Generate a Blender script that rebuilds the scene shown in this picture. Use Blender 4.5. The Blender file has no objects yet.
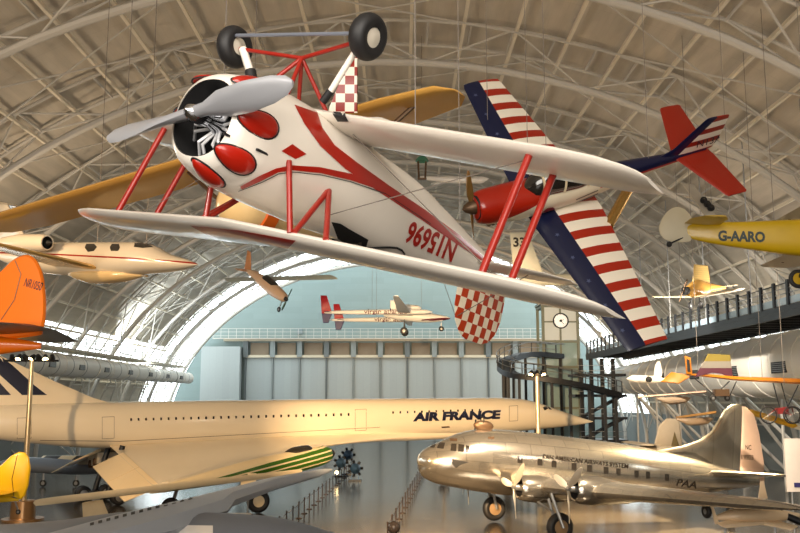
import bpy, bmesh, math, random
from mathutils import Vector, Matrix
from mathutils.bvhtree import BVHTree
random.seed(7)
SC = bpy.context.scene
COL = SC.collection
PI = math.pi
# ------------------------------------------------------------------ camera
FPX, HOR, CZ = 900.0, 400.0, 7.3
TH = math.atan((HOR - 266.5) / FPX)
FW = Vector((0, math.cos(TH), math.sin(TH))); UP = Vector((0, -math.sin(TH), math.cos(TH)))
CAMP = Vector((0, 0, CZ))
def ray(px, py): return FW + Vector((1, 0, 0)) * ((px - 400) / FPX) - UP * ((py - 266.5) / FPX)
def at(px, py, Y):
    v = ray(px, py); return CAMP + v * (Y / v.y)
cd = bpy.data.cameras.new('camera'); cam = bpy.data.objects.new('camera', cd); COL.objects.link(cam)
cd.sensor_width = 36; cd.lens = 36 * FPX / 800; cd.clip_end = 600
cam.location = CAMP; cam.rotation_euler = (PI / 2 + TH, 0, 0)
SC.camera = cam
# ------------------------------------------------------------------ materials
def lin(c):
    return tuple(((x / 255) / 12.92 if x / 255 <= .04045 else ((x / 255 + .055) / 1.055) ** 2.4) for x in c)
MATS = {}
class NT:
    def __init__(s, nt): s.nt = nt
    def n(s, t, **k):
        o = s.nt.nodes.new(t)
        for a, b in k.items(): setattr(o, a, b)
        return o
    def l(s, a, b): s.nt.links.new(a, b)
    def val(s, x, sock):
        if isinstance(x, (int, float)): sock.default_value = x
        else: s.l(x, sock)
    def m(s, op, a, b=None, c=None):
        o = s.n('ShaderNodeMath', operation=op)
        for i, x in enumerate((a, b, c)):
            if x is not None: s.val(x, o.inputs[i])
        return o.outputs[0]
    def mix(s, f, a, b):
        o = s.n('ShaderNodeMix', data_type='RGBA')
        s.val(f, o.inputs[0])
        for x, i in ((a, 6), (b, 7)):
            if isinstance(x, tuple): o.inputs[i].default_value = (*x[:3], 1)
            else: s.l(x, o.inputs[i])
        return o.outputs[2]
def mat(name, col, rough=.5, metal=0., var=.06, scale=3., bump=0., coat=0., paint=None, spec=.5, emit=0., emcol=None):
    if name in MATS: return MATS[name]
    m = bpy.data.materials.new(name); m.use_nodes = True; nt = m.node_tree
    t = NT(nt); b = nt.nodes['Principled BSDF']
    c = lin(col)
    tc = t.n('ShaderNodeTexCoord')
    nz = t.n('ShaderNodeTexNoise'); nz.inputs['Scale'].default_value = scale; nz.inputs['Detail'].default_value = 5
    t.l(tc.outputs['Object'], nz.inputs['Vector'])
    base = paint(t, tc, c) if paint else t.mix(0., c, c)
    f = t.m('MULTIPLY_ADD', nz.outputs[0], 2 * var, 1 - var)
    mx = t.n('ShaderNodeMix', data_type='RGBA', blend_type='MULTIPLY'); mx.inputs[0].default_value = 1
    t.l(base, mx.inputs[6])
    cb = t.n('ShaderNodeCombineColor'); [t.l(f, cb.inputs[i]) for i in range(3)]
    t.l(cb.outputs[0], mx.inputs[7])
    t.l(mx.outputs[2], b.inputs['Base Color'])
    b.inputs['Roughness'].default_value = rough; b.inputs['Metallic'].default_value = metal
    b.inputs['Coat Weight'].default_value = coat; b.inputs['Coat Roughness'].default_value = .08
    b.inputs['Specular IOR Level'].default_value = spec
    if bump:
        bp = t.n('ShaderNodeBump'); bp.inputs['Strength'].default_value = bump; bp.inputs['Distance'].default_value = .02
        t.l(nz.outputs[0], bp.inputs['Height']); t.l(bp.outputs[0], b.inputs['Normal'])
    if emit:
        b.inputs['Emission Color'].default_value = (*lin(emcol or col), 1); b.inputs['Emission Strength'].default_value = emit
    MATS[name] = m
    return m
def xyz(t, tc, src='Object'):
    s = t.n('ShaderNodeSeparateXYZ'); t.l(tc.outputs[src], s.inputs[0]); return s.outputs
def checker_paint(ax, size, c2):
    def p(t, tc, c):
        o = xyz(t, tc)
        a = t.m('FLOOR', t.m('DIVIDE', o[ax[0]], size)); b = t.m('FLOOR', t.m('DIVIDE', o[ax[1]], size))
        k = t.m('MODULO', t.m('ABSOLUTE', t.m('ADD', a, b)), 2.)
        return t.mix(k, c, lin(c2))
    return p
def panel_paint(sx, sz, dark=.8, ax=(0, 2)):
    def p(t, tc, c):
        o = xyz(t, tc)
        cv = t.n('ShaderNodeCombineXYZ'); t.l(o[ax[0]], cv.inputs[0]); t.l(o[ax[1]], cv.inputs[1])
        br = t.n('ShaderNodeTexBrick'); t.l(cv.outputs[0], br.inputs['Vector'])
        br.inputs['Scale'].default_value = 1; br.inputs['Brick Width'].default_value = sx; br.inputs['Row Height'].default_value = sz
        br.inputs['Mortar Size'].default_value = .012
        br.inputs['Color1'].default_value = (*c, 1); br.inputs['Color2'].default_value = (*[x * .92 for x in c], 1)
        br.inputs['Mortar'].default_value = (*[x * dark for x in c], 1)
        return br.outputs[0]
    return p
# ------------------------------------------------------------------ mesh builder
def hermite(xs, ys, x):
    n = len(xs)
    if n == 1: return ys[0]
    sgn = 1 if xs[-1] > xs[0] else -1
    i = 0
    while i < n - 2 and (x - xs[i + 1]) * sgn > 0: i += 1
    def slope(k):
        if k == 0: return (ys[1] - ys[0]) / (xs[1] - xs[0])
        if k == n - 1: return (ys[-1] - ys[-2]) / (xs[-1] - xs[-2])
        d0 = (ys[k] - ys[k - 1]) / (xs[k] - xs[k - 1]); d1 = (ys[k + 1] - ys[k]) / (xs[k + 1] - xs[k])
        if d0 * d1 <= 0: return 0.
        return 2 * d0 * d1 / (d0 + d1)
    h = xs[i + 1] - xs[i]; u = min(max((x - xs[i]) / h, 0), 1)
    m0, m1 = slope(i) * h, slope(i + 1) * h
    return (2*u**3-3*u**2+1)*ys[i] + (u**3-2*u**2+u)*m0 + (-2*u**3+3*u**2)*ys[i+1] + (u**3-u**2)*m1
def foil(n=9, camber=.03):
    pts = []
    for k in range(n + 1):
        u = .5 * (1 + math.cos(PI * k / n)); pts.append((u, 1))
    for k in range(1, n):
        u = .5 * (1 - math.cos(PI * k / n)); pts.append((u, -1))
    out = []
    for u, s in pts:
        th = 5 * (.2969*math.sqrt(u) - .126*u - .3516*u*u + .2843*u**3 - .1036*u**4)
        out.append((u, s * th, camber * 4 * u * (1 - u)))
    return out
class MB:
    def __init__(s): s.v = []; s.f = []; s.mi = []
    def add(s, vs, fs, mi=0):
        o = len(s.v); s.v += [tuple(v) for v in vs]
        for f in fs: s.f.append(tuple(i + o for i in f)); s.mi.append(mi)
        return s
    def rings(s, rs, caps=True, mi=0, closed=True):
        n = len(rs[0]); vs = [p for r in rs for p in r]; fs = []
        for i in range(len(rs) - 1):
            for j in range(n if closed else n - 1):
                k = (j + 1) % n; fs.append((i*n+j, i*n+k, (i+1)*n+k, (i+1)*n+j))
        if caps and closed: fs.append(tuple(range(n))[::-1]); fs.append(tuple((len(rs)-1)*n + j for j in range(n)))
        return s.add(vs, fs, mi)
    def box(s, c, d, rot=None, mi=0):
        c = Vector(c); vs = []
        for x in (-1, 1):
            for y in (-1, 1):
                for z in (-1, 1):
                    p = Vector((x*d[0]/2, y*d[1]/2, z*d[2]/2))
                    if rot: p = rot @ p
                    vs.append(c + p)
        return s.add(vs, [(0,1,3,2),(4,6,7,5),(0,4,5,1),(2,3,7,6),(0,2,6,4),(1,5,7,3)], mi)
    def beam(s, a, b, w, h=None, mi=0):
        a, b = Vector(a), Vector(b); d = b - a
        q = d.to_track_quat('X', 'Z').to_matrix()
        return s.box((a + b) / 2, (d.length, w, h or w), q, mi)
    def tube(s, pts, r, n=8, caps=True, mi=0, flat=1., closed=False):
        pts = [Vector(p) for p in pts]; rs = []
        N = len(pts); ref = None
        for i, p in enumerate(pts):
            if closed: d = pts[(i+1) % N] - pts[i-1]
            else: d = pts[min(i+1, N-1)] - pts[max(i-1, 0)]
            d.normalize()
            if ref is None or abs(ref.dot(d)) > .98:
                ref = Vector((0,0,1)) if abs(d.z) < .9 else Vector((1,0,0))
            a = (ref - d * ref.dot(d)).normalized(); b = d.cross(a); ref = a
            rr = r[i] if isinstance(r, (list, tuple)) else r
            rs.append([p + (a*math.cos(2*PI*k/n)*flat + b*math.sin(2*PI*k/n))*rr for k in range(n)])
        if closed: rs.append(rs[0]); caps = False
        return s.rings(rs, caps, mi)
    def lathe(s, c, ax, prof, n=20, mi=0, caps=False):
        c = Vector(c); ax = Vector(ax).normalized()
        ref = Vector((0,0,1)) if abs(ax.z) < .9 else Vector((1,0,0))
        a = (ref - ax*ref.dot(ax)).normalized(); b = ax.cross(a)
        rs = [[c + ax*x + (a*math.cos(2*PI*k/n) + b*math.sin(2*PI*k/n))*max(r, .0005) for k in range(n)] for x, r in prof]
        return s.rings(rs, caps, mi)
    def wing(s, secs, t=.12, vert=False, n=9, camber=.03, mi=0, caps=True):
        """secs: (x_le, span, lift, chord[, thickness]); span is y, or z when vert"""
        rs = []
        F = foil(n, 0 if vert else camber)
        for q in secs:
            x, y, z, c = q[:4]; tt = q[4] if len(q) > 4 else t
            r = []
            for u, h, cm in F:
                off = c * (h * tt + cm)
                r.append((x - u*c, y + off, z) if vert else (x - u*c, y, z + off))
            rs.append(r)
        return s.rings(rs, caps, mi)
    def fus(s, secs, n=28, st=44, mi=0, caps=True, e=2.):
        """secs: (x, half width, up, down, zc)"""
        xs = [q[0] for q in secs]
        cols = [[q[k] for q in secs] for k in range(1, 5)]
        allx = sorted(set([xs[0] + (xs[-1]-xs[0])*i/st for i in range(st+1)] + xs), reverse=xs[0] > xs[-1])
        rs = []
        for x in allx:
            w, hu, hd, zc = [hermite(xs, c, x) for c in cols]
            r = []
            for k in range(n):
                a = 2*PI*k/n; ca, sa = math.cos(a), math.sin(a)
                y = w*math.copysign(abs(ca)**(2/e), ca); z = (hu if sa > 0 else hd)*math.copysign(abs(sa)**(2/e), sa)
                r.append((x, y, zc + z))
            rs.append(r)
        return s.rings(rs, caps, mi)
    def ell(s, c, r, n=14, m=8, mi=0):
        rs = [[(c[0]+r[0]*math.sin(PI*i/m)*math.cos(2*PI*k/n), c[1]+r[1]*math.sin(PI*i/m)*math.sin(2*PI*k/n), c[2]+r[2]*math.cos(PI*i/m)) for k in range(n)] for i in range(m+1)]
        return s.rings(rs, False, mi)
    def mesh(s, name, mats, ang=40):
        me = bpy.data.meshes.new(name); me.from_pydata(s.v, [], s.f)
        for m in (mats if isinstance(mats, (list, tuple)) else [mats]): me.materials.append(m)
        me.polygons.foreach_set('material_index', s.mi)
        bm = bmesh.new(); bm.from_mesh(me)
        bmesh.ops.remove_doubles(bm, verts=bm.verts, dist=1e-5)
        bmesh.ops.recalc_face_normals(bm, faces=bm.faces); bm.to_mesh(me); bm.free()
        me.polygons.foreach_set('use_smooth', [True]*len(me.polygons))
        me.set_sharp_from_angle(angle=math.radians(ang))
        return me
    def build(s, name, mats, parent=None, ang=40, label=None):
        o = bpy.data.objects.new(name, s.mesh(name, mats, ang)); COL.objects.link(o)
        if parent: o.parent = parent
        if label: o['label'] = label
        return o
def tag(o, label, cat, group=None, kind=None):
    o['label'] = label; o['category'] = cat
    if group: o['group'] = group
    if kind: o['kind'] = kind
    return o
def struct(name, mb, m, ang=40, label=None):
    o = mb.build(name, m, None, ang); o['kind'] = 'structure'
    if label: o['label'] = label
    return o
def thing(name, label, cat, mtx=None, group=None):
    o = bpy.data.objects.new(name, None); COL.objects.link(o); o.empty_display_size = .2
    if mtx is not None:
        o.matrix_world = mtx if isinstance(mtx, Matrix) else Matrix.Translation(Vector(mtx))
    return tag(o, label, cat, group)
def frame(pos, fwd, up=(0, 0, 1)):
    f = Vector(fwd).normalized(); u = Vector(up); y = u.cross(f).normalized(); u = f.cross(y)
    m = Matrix((f, y, u)).transposed().to_4x4(); m.translation = Vector(pos); return m
def copy_tree(o, parent=None):
    c = o.copy(); COL.objects.link(c)
    if parent: c.parent = parent
    for ch in list(o.children): copy_tree(ch, c)
    return c
# text as flat triangles
def text_tris(txt, size=1., bold=0., space=1., shear=0.):
    cu = bpy.data.curves.new('lettering', 'FONT'); cu.body = txt; cu.size = size; cu.offset = bold; cu.space_character = space; cu.shear = shear
    cu.resolution_u = 3; cu.align_x = 'CENTER'; cu.align_y = 'CENTER'
    o = bpy.data.objects.new('lettering', cu); COL.objects.link(o)
    dg = bpy.context.evaluated_depsgraph_get(); me = bpy.data.meshes.new_from_object(o.evaluated_get(dg))
    bm = bmesh.new(); bm.from_mesh(me); bmesh.ops.triangulate(bm, faces=bm.faces)
    bm.verts.index_update()
    bmesh.ops.subdivide_edges(bm, edges=[e for e in bm.edges if e.calc_length() > .22], cuts=2, use_grid_fill=False); bmesh.ops.triangulate(bm, faces=bm.faces); bm.verts.index_update()
    vs = [tuple(v.co) for v in bm.verts]; fs = [tuple(v.index for v in f.verts) for f in bm.faces]
    bm.free(); bpy.data.objects.remove(o); bpy.data.curves.remove(cu); bpy.data.meshes.remove(me)
    return vs, fs
def text_obj(name, txt, size, m, parent, O, U, V, bold=0., space=1., shear=0., tree=None, off=.012, width=None):
    """lettering laid along U (reading direction) and V (up) about O in parent's space; dropped on to the surface TREE along the normal"""
    vs, fs = text_tris(txt, size, bold, space, shear)
    U, V, O = Vector(U).normalized(), Vector(V).normalized(), Vector(O); N = U.cross(V)
    k = 1.
    if width:
        k = width / (max(v[0] for v in vs) - min(v[0] for v in vs))
    pts = []
    for v in vs:
        p = O + U*v[0]*k + V*v[1]
        if tree:
            h = tree.ray_cast(p + N*3, -N, 6)
            if h[0] is not None: p = h[0]
        pts.append(p + N*off)
    b = MB(); b.add(pts, fs)
    return b.build(name, m, parent)
def tree_of(o):
    return BVHTree.FromPolygons([v.co.copy() for v in o.data.vertices], [tuple(p.vertices) for p in o.data.polygons])
def densify(P, k):
    out = []
    for i in range(len(P)):
        a, b = P[i], P[(i+1) % len(P)]
        for j in range(k): out.append((a[0]+(b[0]-a[0])*j/k, a[1]+(b[1]-a[1])*j/k))
    return out
class Tracer:
    """lays paint patches on the surface of a thing's part"""
    def __init__(s, root, part):
        s.mw = root.matrix_world.copy(); s.inv = s.mw.inverted(); s.t = tree_of(part)
        s.o = s.inv @ CAMP
    def hit(s, px, py):
        d = (s.inv.to_3x3() @ ray(px, py)).normalized()
        h = s.t.ray_cast(s.o, d, 400)
        return h[0], h[1], d
    def patch(s, b, P, off=.008, k=5, mi=0, mirror=True, rings=4):
        P = densify(P, k); n = len(P)
        cx = sum(p[0] for p in P)/n; cy = sum(p[1] for p in P)/n
        rs = []
        for r in range(rings + 1):
            f = max(r / rings, .001); ring = []
            for p in P:
                h, nn, d = s.hit(cx + (p[0]-cx)*f, cy + (p[1]-cy)*f)
                if h is None: ring.append(None)
                else:
                    if nn.dot(d) > 0: nn = -nn
                    ring.append(h + nn*off)
            rs.append(ring)
        for r in range(rings):
            for j in range(n):
                q = [rs[r][j], rs[r][(j+1) % n], rs[r+1][(j+1) % n], rs[r+1][j]]
                if any(x is None for x in q): continue
                b.add(q, [(0, 1, 2, 3)], mi)
                if mirror: b.add([Vector((x.x, -x.y, x.z)) for x in q], [(3, 2, 1, 0)], mi)
        return b
    def strip(s, b, A, B, off=.008, k=4, mi=0, mirror=True, across=3):
        """band between two polylines given point for point"""
        def dn(P): return [(P[i][0]+(P[i+1][0]-P[i][0])*j/k, P[i][1]+(P[i+1][1]-P[i][1])*j/k) for i in range(len(P)-1) for j in range(k)] + [P[-1]]
        A, B = dn(A), dn(B); g = []
        for a, c in zip(A, B):
            row = []
            for j in range(across + 1):
                u = j/across; h, nn, d = s.hit(a[0]+(c[0]-a[0])*u, a[1]+(c[1]-a[1])*u)
                if h is None: row.append(None)
                else:
                    if nn.dot(d) > 0: nn = -nn
                    row.append(h + nn*off)
            g.append(row)
        for i in range(len(g)-1):
            for j in range(across):
                q = [g[i][j], g[i+1][j], g[i+1][j+1], g[i][j+1]]
                if any(x is None for x in q): continue
                b.add(q, [(0, 1, 2, 3)], mi)
                if mirror: b.add([Vector((x.x, -x.y, x.z)) for x in q], [(3, 2, 1, 0)], mi)
        return b
def _ttext(s, name, txt, m, root, O, U, V, bold=0., off=None, mirror=True, space=1.):
    vs, fs = text_tris(txt, 1., bold, space)
    x0, x1 = min(v[0] for v in vs), max(v[0] for v in vs); y0, y1 = min(v[1] for v in vs), max(v[1] for v in vs)
    if off is None: off = max(.01, s.o.length*.0006)
    for side in ((1, -1) if mirror else (1,)):
        P = []
        for v in vs:
            u, w = (v[0]-x0)/(x1-x0), (v[1]-y0)/(y1-y0)
            if side < 0: u = 1-u
            h, n, d = s.hit(O[0]+U[0]*u+V[0]*w, O[1]+U[1]*u+V[1]*w)
            if h is None: P.append(None); continue
            if n.dot(d) > 0: n = -n
            p = h+n*off; P.append(p if side > 0 else Vector((p.x, -p.y, p.z)))
        ok = [f for f in fs if all(P[i] is not None for i in f)]
        b = MB(); b.add([p or Vector() for p in P], ok)
        used = sorted({i for f in ok for i in f}); re_ = {i: k for k, i in enumerate(used)}
        b = MB(); b.add([P[i] for i in used], [tuple(re_[i] for i in f) for f in ok])
        if used: b.build(name, m, root)
Tracer.text = _ttext
def rounded(P, k=4):
    n = len(P); out = []
    for i in range(n):
        p0, p1, p2, p3 = P[i-1], P[i], P[(i+1) % n], P[(i+2) % n]
        for j in range(k):
            t = j/k; out.append(tuple(.5*(2*p1[c]+(p2[c]-p0[c])*t+(2*p0[c]-5*p1[c]+4*p2[c]-p3[c])*t*t+(3*p1[c]-p0[c]-3*p2[c]+p3[c])*t**3) for c in (0, 1)))
    return out
def prism(b, P, O, U, V, t, mi=0, r=.9):
    """a flat-bodied panel with thinned edges: outline P in (U, V) about O"""
    O, U, V = Vector(O), Vector(U).normalized(), Vector(V).normalized(); N = U.cross(V)
    cx = sum(p[0] for p in P)/len(P); cy = sum(p[1] for p in P)/len(P)
    f = lambda k, d: [O+U*(cx+(p[0]-cx)*k)+V*(cy+(p[1]-cy)*k)+N*d for p in P]
    return b.rings([f(r, -t/2), f(1, -t*.15), f(1, t*.15), f(r, t/2)], True, mi)
def wheel(name, parent, c, ax, r, w, tyre, hub, hubf=.5):
    """tyre with its hub as a sub-part"""
    b = MB(); prof = []
    for k in range(13):
        a = PI*k/12; prof.append((-math.cos(a)*w/2, r - w*.42 + w*.42*math.sin(a)))
    prof = [(-w*.40, r*hubf)] + prof + [(w*.40, r*hubf)]
    b.lathe(c, ax, prof, 28); t = b.build(name, tyre, parent)
    h = MB(); h.lathe(c, ax, [(-w*.46, 0), (-w*.46, r*hubf*.35), (-w*.36, r*hubf*.9), (-w*.36, r*hubf*1.03), (w*.36, r*hubf*1.03), (w*.36, r*hubf*.9), (w*.46, r*hubf*.35), (w*.46, 0)], 24)
    h.build('wheel_hub', hub, t)
    return t
def blade(b, c, ax, d, L, w, th=.03, r0=.1, twist=.5, mi=0):
    c, ax, d = Vector(c), Vector(ax).normalized(), Vector(d).normalized(); s = ax.cross(d)
    rs = []
    for u, ww in ((0, .45), (.12, .5), (.3, .95), (.55, 1.), (.8, .85), (.94, .6), (1., .2)):
        p = c + d*(r0 + (L-r0)*u); a = twist*(1.2-u)
        e1 = s*math.cos(a) + ax*math.sin(a); e2 = -s*math.sin(a) + ax*math.cos(a)
        rs.append([p + e1*w*ww/2*math.cos(2*PI*k/10) + e2*th*(1.3-u)*math.sin(2*PI*k/10) for k in range(10)])
    return b.rings(rs, True, mi)
# ------------------------------------------------------------------ shared materials
WHITE = mat('white_paint', (232, 226, 218), .3, var=.03, coat=.3)
RED = mat('red_paint', (168, 26, 8), .28, var=.05, coat=.4)
BLACK = mat('black_rubber', (26, 25, 26), .55)
DARK = mat('dark_interior', (14, 13, 14), .7)
ALU = mat('polished_aluminium', (205, 208, 214), .18, 1., var=.05, scale=2)
STEEL = mat('grey_steel', (150, 150, 148), .4, .7)
CABLE = mat('steel_cable', (120, 112, 104), .5, .3)
CREAM = mat('cream_paint', (228, 208, 170), .35, var=.05, coat=.2)
GLASS = mat('dark_cockpit_glass', (38, 34, 30), .08, .0, coat=.5, spec=.8)
YEL = mat('yellow_paint', (222, 178, 10), .35, var=.05, coat=.3)
NAVY = mat('navy_paint', (12, 18, 48), .35, coat=.3)
BRASS = mat('brown_metal', (96, 74, 54), .45, .6)
BLKST = mat('black_painted_steel', (22, 24, 28), .45, .2)
# ================================================================== the hall
XC, HA, HB = -1.0, 41.0, 33.0
Y0, Y1 = -25.0, 165.0
def arch(phi, d=0.):
    """point of the vault at angle phi, d metres inside the skin"""
    x, z = HA*math.cos(phi), HB*math.sin(phi)
    nx, nz = math.cos(phi)/HA, math.sin(phi)/HB; l = math.hypot(nx, nz)
    return XC + x - d*nx/l, z - d*nz/l
def skin_paint(t, tc, c):
    o = xyz(t, tc)
    nz = t.n('ShaderNodeTexNoise'); mp = t.n('ShaderNodeMapping'); mp.inputs['Scale'].default_value = (1.2, .25, 2.)
    t.l(tc.outputs['Object'], mp.inputs[0]); t.l(mp.outputs[0], nz.inputs['Vector']); nz.inputs['Scale'].default_value = 1.; nz.inputs['Detail'].default_value = 6
    # corrugation lines running along the hall and a seam at each sheet
    ang = t.m('ARCTAN2', t.m('DIVIDE', o[2], HB), t.m('DIVIDE', t.m('ADD', o[0], -XC), HA))
    rib = t.m('FRACT', t.m('MULTIPLY', ang, 95.))
    seam = t.m('LESS_THAN', rib, .1)
    sh = t.m('LESS_THAN', t.m('FRACT', t.m('DIVIDE', o[1], 4.4)), .012)
    k = t.m('MAXIMUM', t.m('MULTIPLY', seam, .12), t.m('MULTIPLY', sh, .3))
    a = t.mix(t.m('MULTIPLY_ADD', nz.outputs[0], 1.6, -.35), tuple(x*.8 for x in c), tuple(x*1.12 for x in c))
    return t.mix(k, a, tuple(x*.62 for x in c))
SKIN = mat('ceiling_sheet', (186, 176, 160), .8, var=.05, scale=.6, paint=skin_paint)
TRUSS = mat('white_truss_paint', (186, 180, 170), .55, var=.04)
PANE = mat('daylit_pane', (240, 248, 250), .2, emit=4.2, emcol=(228, 240, 244))
def floor_paint(t, tc, c):
    o = xyz(t, tc)
    jx = t.m('LESS_THAN', t.m('FRACT', t.m('DIVIDE', o[0], 6.)), .008); jy = t.m('LESS_THAN', t.m('FRACT', t.m('DIVIDE', o[1], 6.)), .008)
    return t.mix(t.m('MULTIPLY', t.m('MAXIMUM', jx, jy), .5), c, tuple(x*.5 for x in c))
FLOOR = mat('sealed_concrete', (74, 66, 56), .17, var=.12, scale=.35, paint=floor_paint, spec=.75)
WALLM = mat('pale_teal_wall_sheet', (116, 130, 127), .7, var=.03, scale=.4, paint=panel_paint(6., 1.1, .82))
DOORM = mat('grey_hangar_door', (150, 156, 154), .55, var=.04, paint=panel_paint(1.2, 30., .86))
BEIGE = mat('beige_beam', (190, 178, 155), .6)
struct('floor', MB().box((0, 70, -.15), (96, 200, .3)), FLOOR)
# vault skin, leaving out the glazed strips
NPH = 96
def zone(phi, y):
    z = HB*math.sin(phi)
    if y > 143: return 'pane' if (z > 3.5) else 'skin'
    if 11.2 < z < 15.4 and y > 40: return 'pane'
    return 'skin'
ys = [-25, -5, 15, 30, 40, 47.5, 56, 64, 73, 81, 90, 98, 107, 115, 124, 132, 143, 150, 158, 165]
sk = MB(); panes = {}
for j in range(len(ys)-1):
    for i in range(NPH):
        p0, p1 = PI*i/NPH, PI*(i+1)/NPH; ym = (ys[j]+ys[j+1])/2; pm = (p0+p1)/2
        q = []
        for p, y in ((p0, ys[j]), (p1, ys[j]), (p1, ys[j+1]), (p0, ys[j+1])):
            x, z = arch(p); q.append((x, y, z))
        if zone(pm, ym) == 'skin': sk.add(q, [(0, 1, 2, 3)])
        else: panes.setdefault(('end' if ym > 143 else ('west' if pm > PI/2 else 'east')), MB()).add(q, [(0, 1, 2, 3)])
struct('ceiling', sk, SKIN, 60)
for n, k in enumerate(('west', 'east', 'end')):
    struct('window_%d' % (n+1), panes[k], PANE, 60)
# glazing bars over the end window
for n, y in enumerate((143.2, 150, 158)):
    b = MB(); b.tube([(arch(PI*i/40, .12)[0], y, arch(PI*i/40, .12)[1]) for i in range(41)], .14, 6)
    struct('ceiling_mullion', b, TRUSS)
# trusses: two outer chords near the skin, one inner pipe, webs
ty = [20 + 13.2*i for i in range(11)]
for n, y in enumerate(ty):
    b = MB(); N = 44; w, dp = 2.1, 2.5
    P = lambda i, yy, d: (arch(PI*i/N, d)[0], yy, arch(PI*i/N, d)[1])
    for yy in (y-w, y+w): b.tube([P(i, yy, .35) for i in range(N+1)], .13, 7)
    b.tube([P(i, y, dp) for i in range(N+1)], .27, 9)
    for i in range(1, N, 4):
        for yy in (y-w, y+w):
            b.tube([P(i, y, dp), P(i+2, yy, .35)], .075, 5); b.tube([P(i+4 if i+4 < N else N, y, dp), P(i+2, yy, .35)], .075, 5)
        b.tube([P(i+2, y-w, .35), P(i+2, y+w, .35)], .075, 5)
        for q in range(4): b.tube([P(i+q, y-w, .35), P(i+q, y+w, .35)], .09, 5)
    struct('ceiling_truss', b, TRUSS)
# purlins along the hall and cross bracing rods
PURL = mat('cream_purlin_paint', (214, 202, 180), .6, var=.04)
for i in range(5, 68, 2):
    x, z = arch(PI*i/72, .55)
    struct('ceiling_purlin', MB().beam((x, 0, z), (x, 143, z), .22, .22), PURL)
for j in range(len(ty)-1):
    b = MB()
    for i in range(4, 44, 8):
        a0, a1 = arch(PI*i/48, .5), arch(PI*(i+8)/48, .5)
        b.tube([(a0[0], ty[j]+2.1, a0[1]), (a1[0], ty[j+1]-2.1, a1[1])], .06, 5)
        b.tube([(a1[0], ty[j]+2.1, a1[1]), (a0[0], ty[j+1]-2.1, a0[1])], .06, 5)
    struct('ceiling_bracing', b, TRUSS)
# ---- end wall with the big sliding doors
N = 60; b = MB(); vs = [(XC, 165.1, 0)]
ring = [(arch(PI*i/N)[0], 165.1, arch(PI*i/N)[1]) for i in range(N+1)]
b.add([(XC, 165.1, 9)] + ring, [(0, i+1, i+2) for i in range(N)]); b.add([(XC, 165.1, 9), ring[0], ring[-1]], [(0, 1, 2)])
struct('wall_north', b, WALLM, 60)
b = MB(); ring = [(arch(PI*i/N)[0], -25.1, arch(PI*i/N)[1]) for i in range(N+1)]
b.add([(XC, -25.1, 9)] + ring, [(0, i+1, i+2) for i in range(N)]); b.add([(XC, -25.1, 9), ring[0], ring[-1]], [(0, 1, 2)])
struct('wall_south', b, mat('tan_wall', (170, 150, 122), .8), 60)
def wx(px): return (px-400)*165/FPX
def wz(py): return CZ + (HOR-py)*165/FPX
dx0, dx1, ztop, zb = wx(247), wx(541), wz(358), wz(342)
nd = 11; dw = (dx1-dx0)/nd
for k in range(nd):
    struct('door_%d' % (k+1), MB().box((dx0+dw*(k+.5), 164.5, ztop/2), (dw-.35, .25, ztop)), DOORM)
struct('trim_1', MB().box(((dx0+dx1)/2, 164.3, ztop+.15), (dx1-dx0, .7, .45)), BEIGE)
struct('trim_2', MB().box(((dx0+dx1)/2, 164.2, zb+.2), (dx1-dx0+8, 1.2, .5)), BEIGE)
NICHE = mat('brown_niche_panel', (128, 112, 92), .7)
for k in range(nd):
    struct('wall_niche', MB().box((dx0+dw*(k+.5), 164.7, (ztop+zb)/2), (dw*.68, .3, (zb-ztop)*.78)), NICHE)
for k in range(nd+1):
    x = dx0+dw*k
    b = MB().box((x, 164.35, ztop/2), (.22, .5, ztop)); b.box((x, 164.2, (ztop+zb)/2), (.9, .8, zb-ztop))
    struct('wall_pillar', b, [mat('grey_pillar', (92, 98, 98), .6)] if k % 3 == 0 else mat('light_grey_pillar', (122, 128, 126), .6))
# gallery rail above the doors
b = MB()
for zz in (zb+.9, zb+1.6, zb+2.2): b.beam((wx(215), 163.4, zz), (wx(560), 163.4, zz), .07)
for k in range(46): x = wx(215)+(wx(560)-wx(215))*k/45; b.beam((x, 163.4, zb+.5), (x, 163.4, zb+2.2), .07)
b.box(((wx(215)+wx(560))/2, 163.5, zb+.4), (wx(560)-wx(215), 1.2, .15))
struct('wall_gallery_rail', b, TRUSS)
struct('wall_cabinet', MB().box((wx(300), 164.6, wz(332)), (1., .6, 1.)), mat('vent_grey', (110, 122, 124), .6))
struct('wall_pier', MB().box(((wx(205)+wx(243))/2, 163.6, wz(348)/2), (wx(243)-wx(205), 2.5, wz(348))), DOORM)
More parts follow.
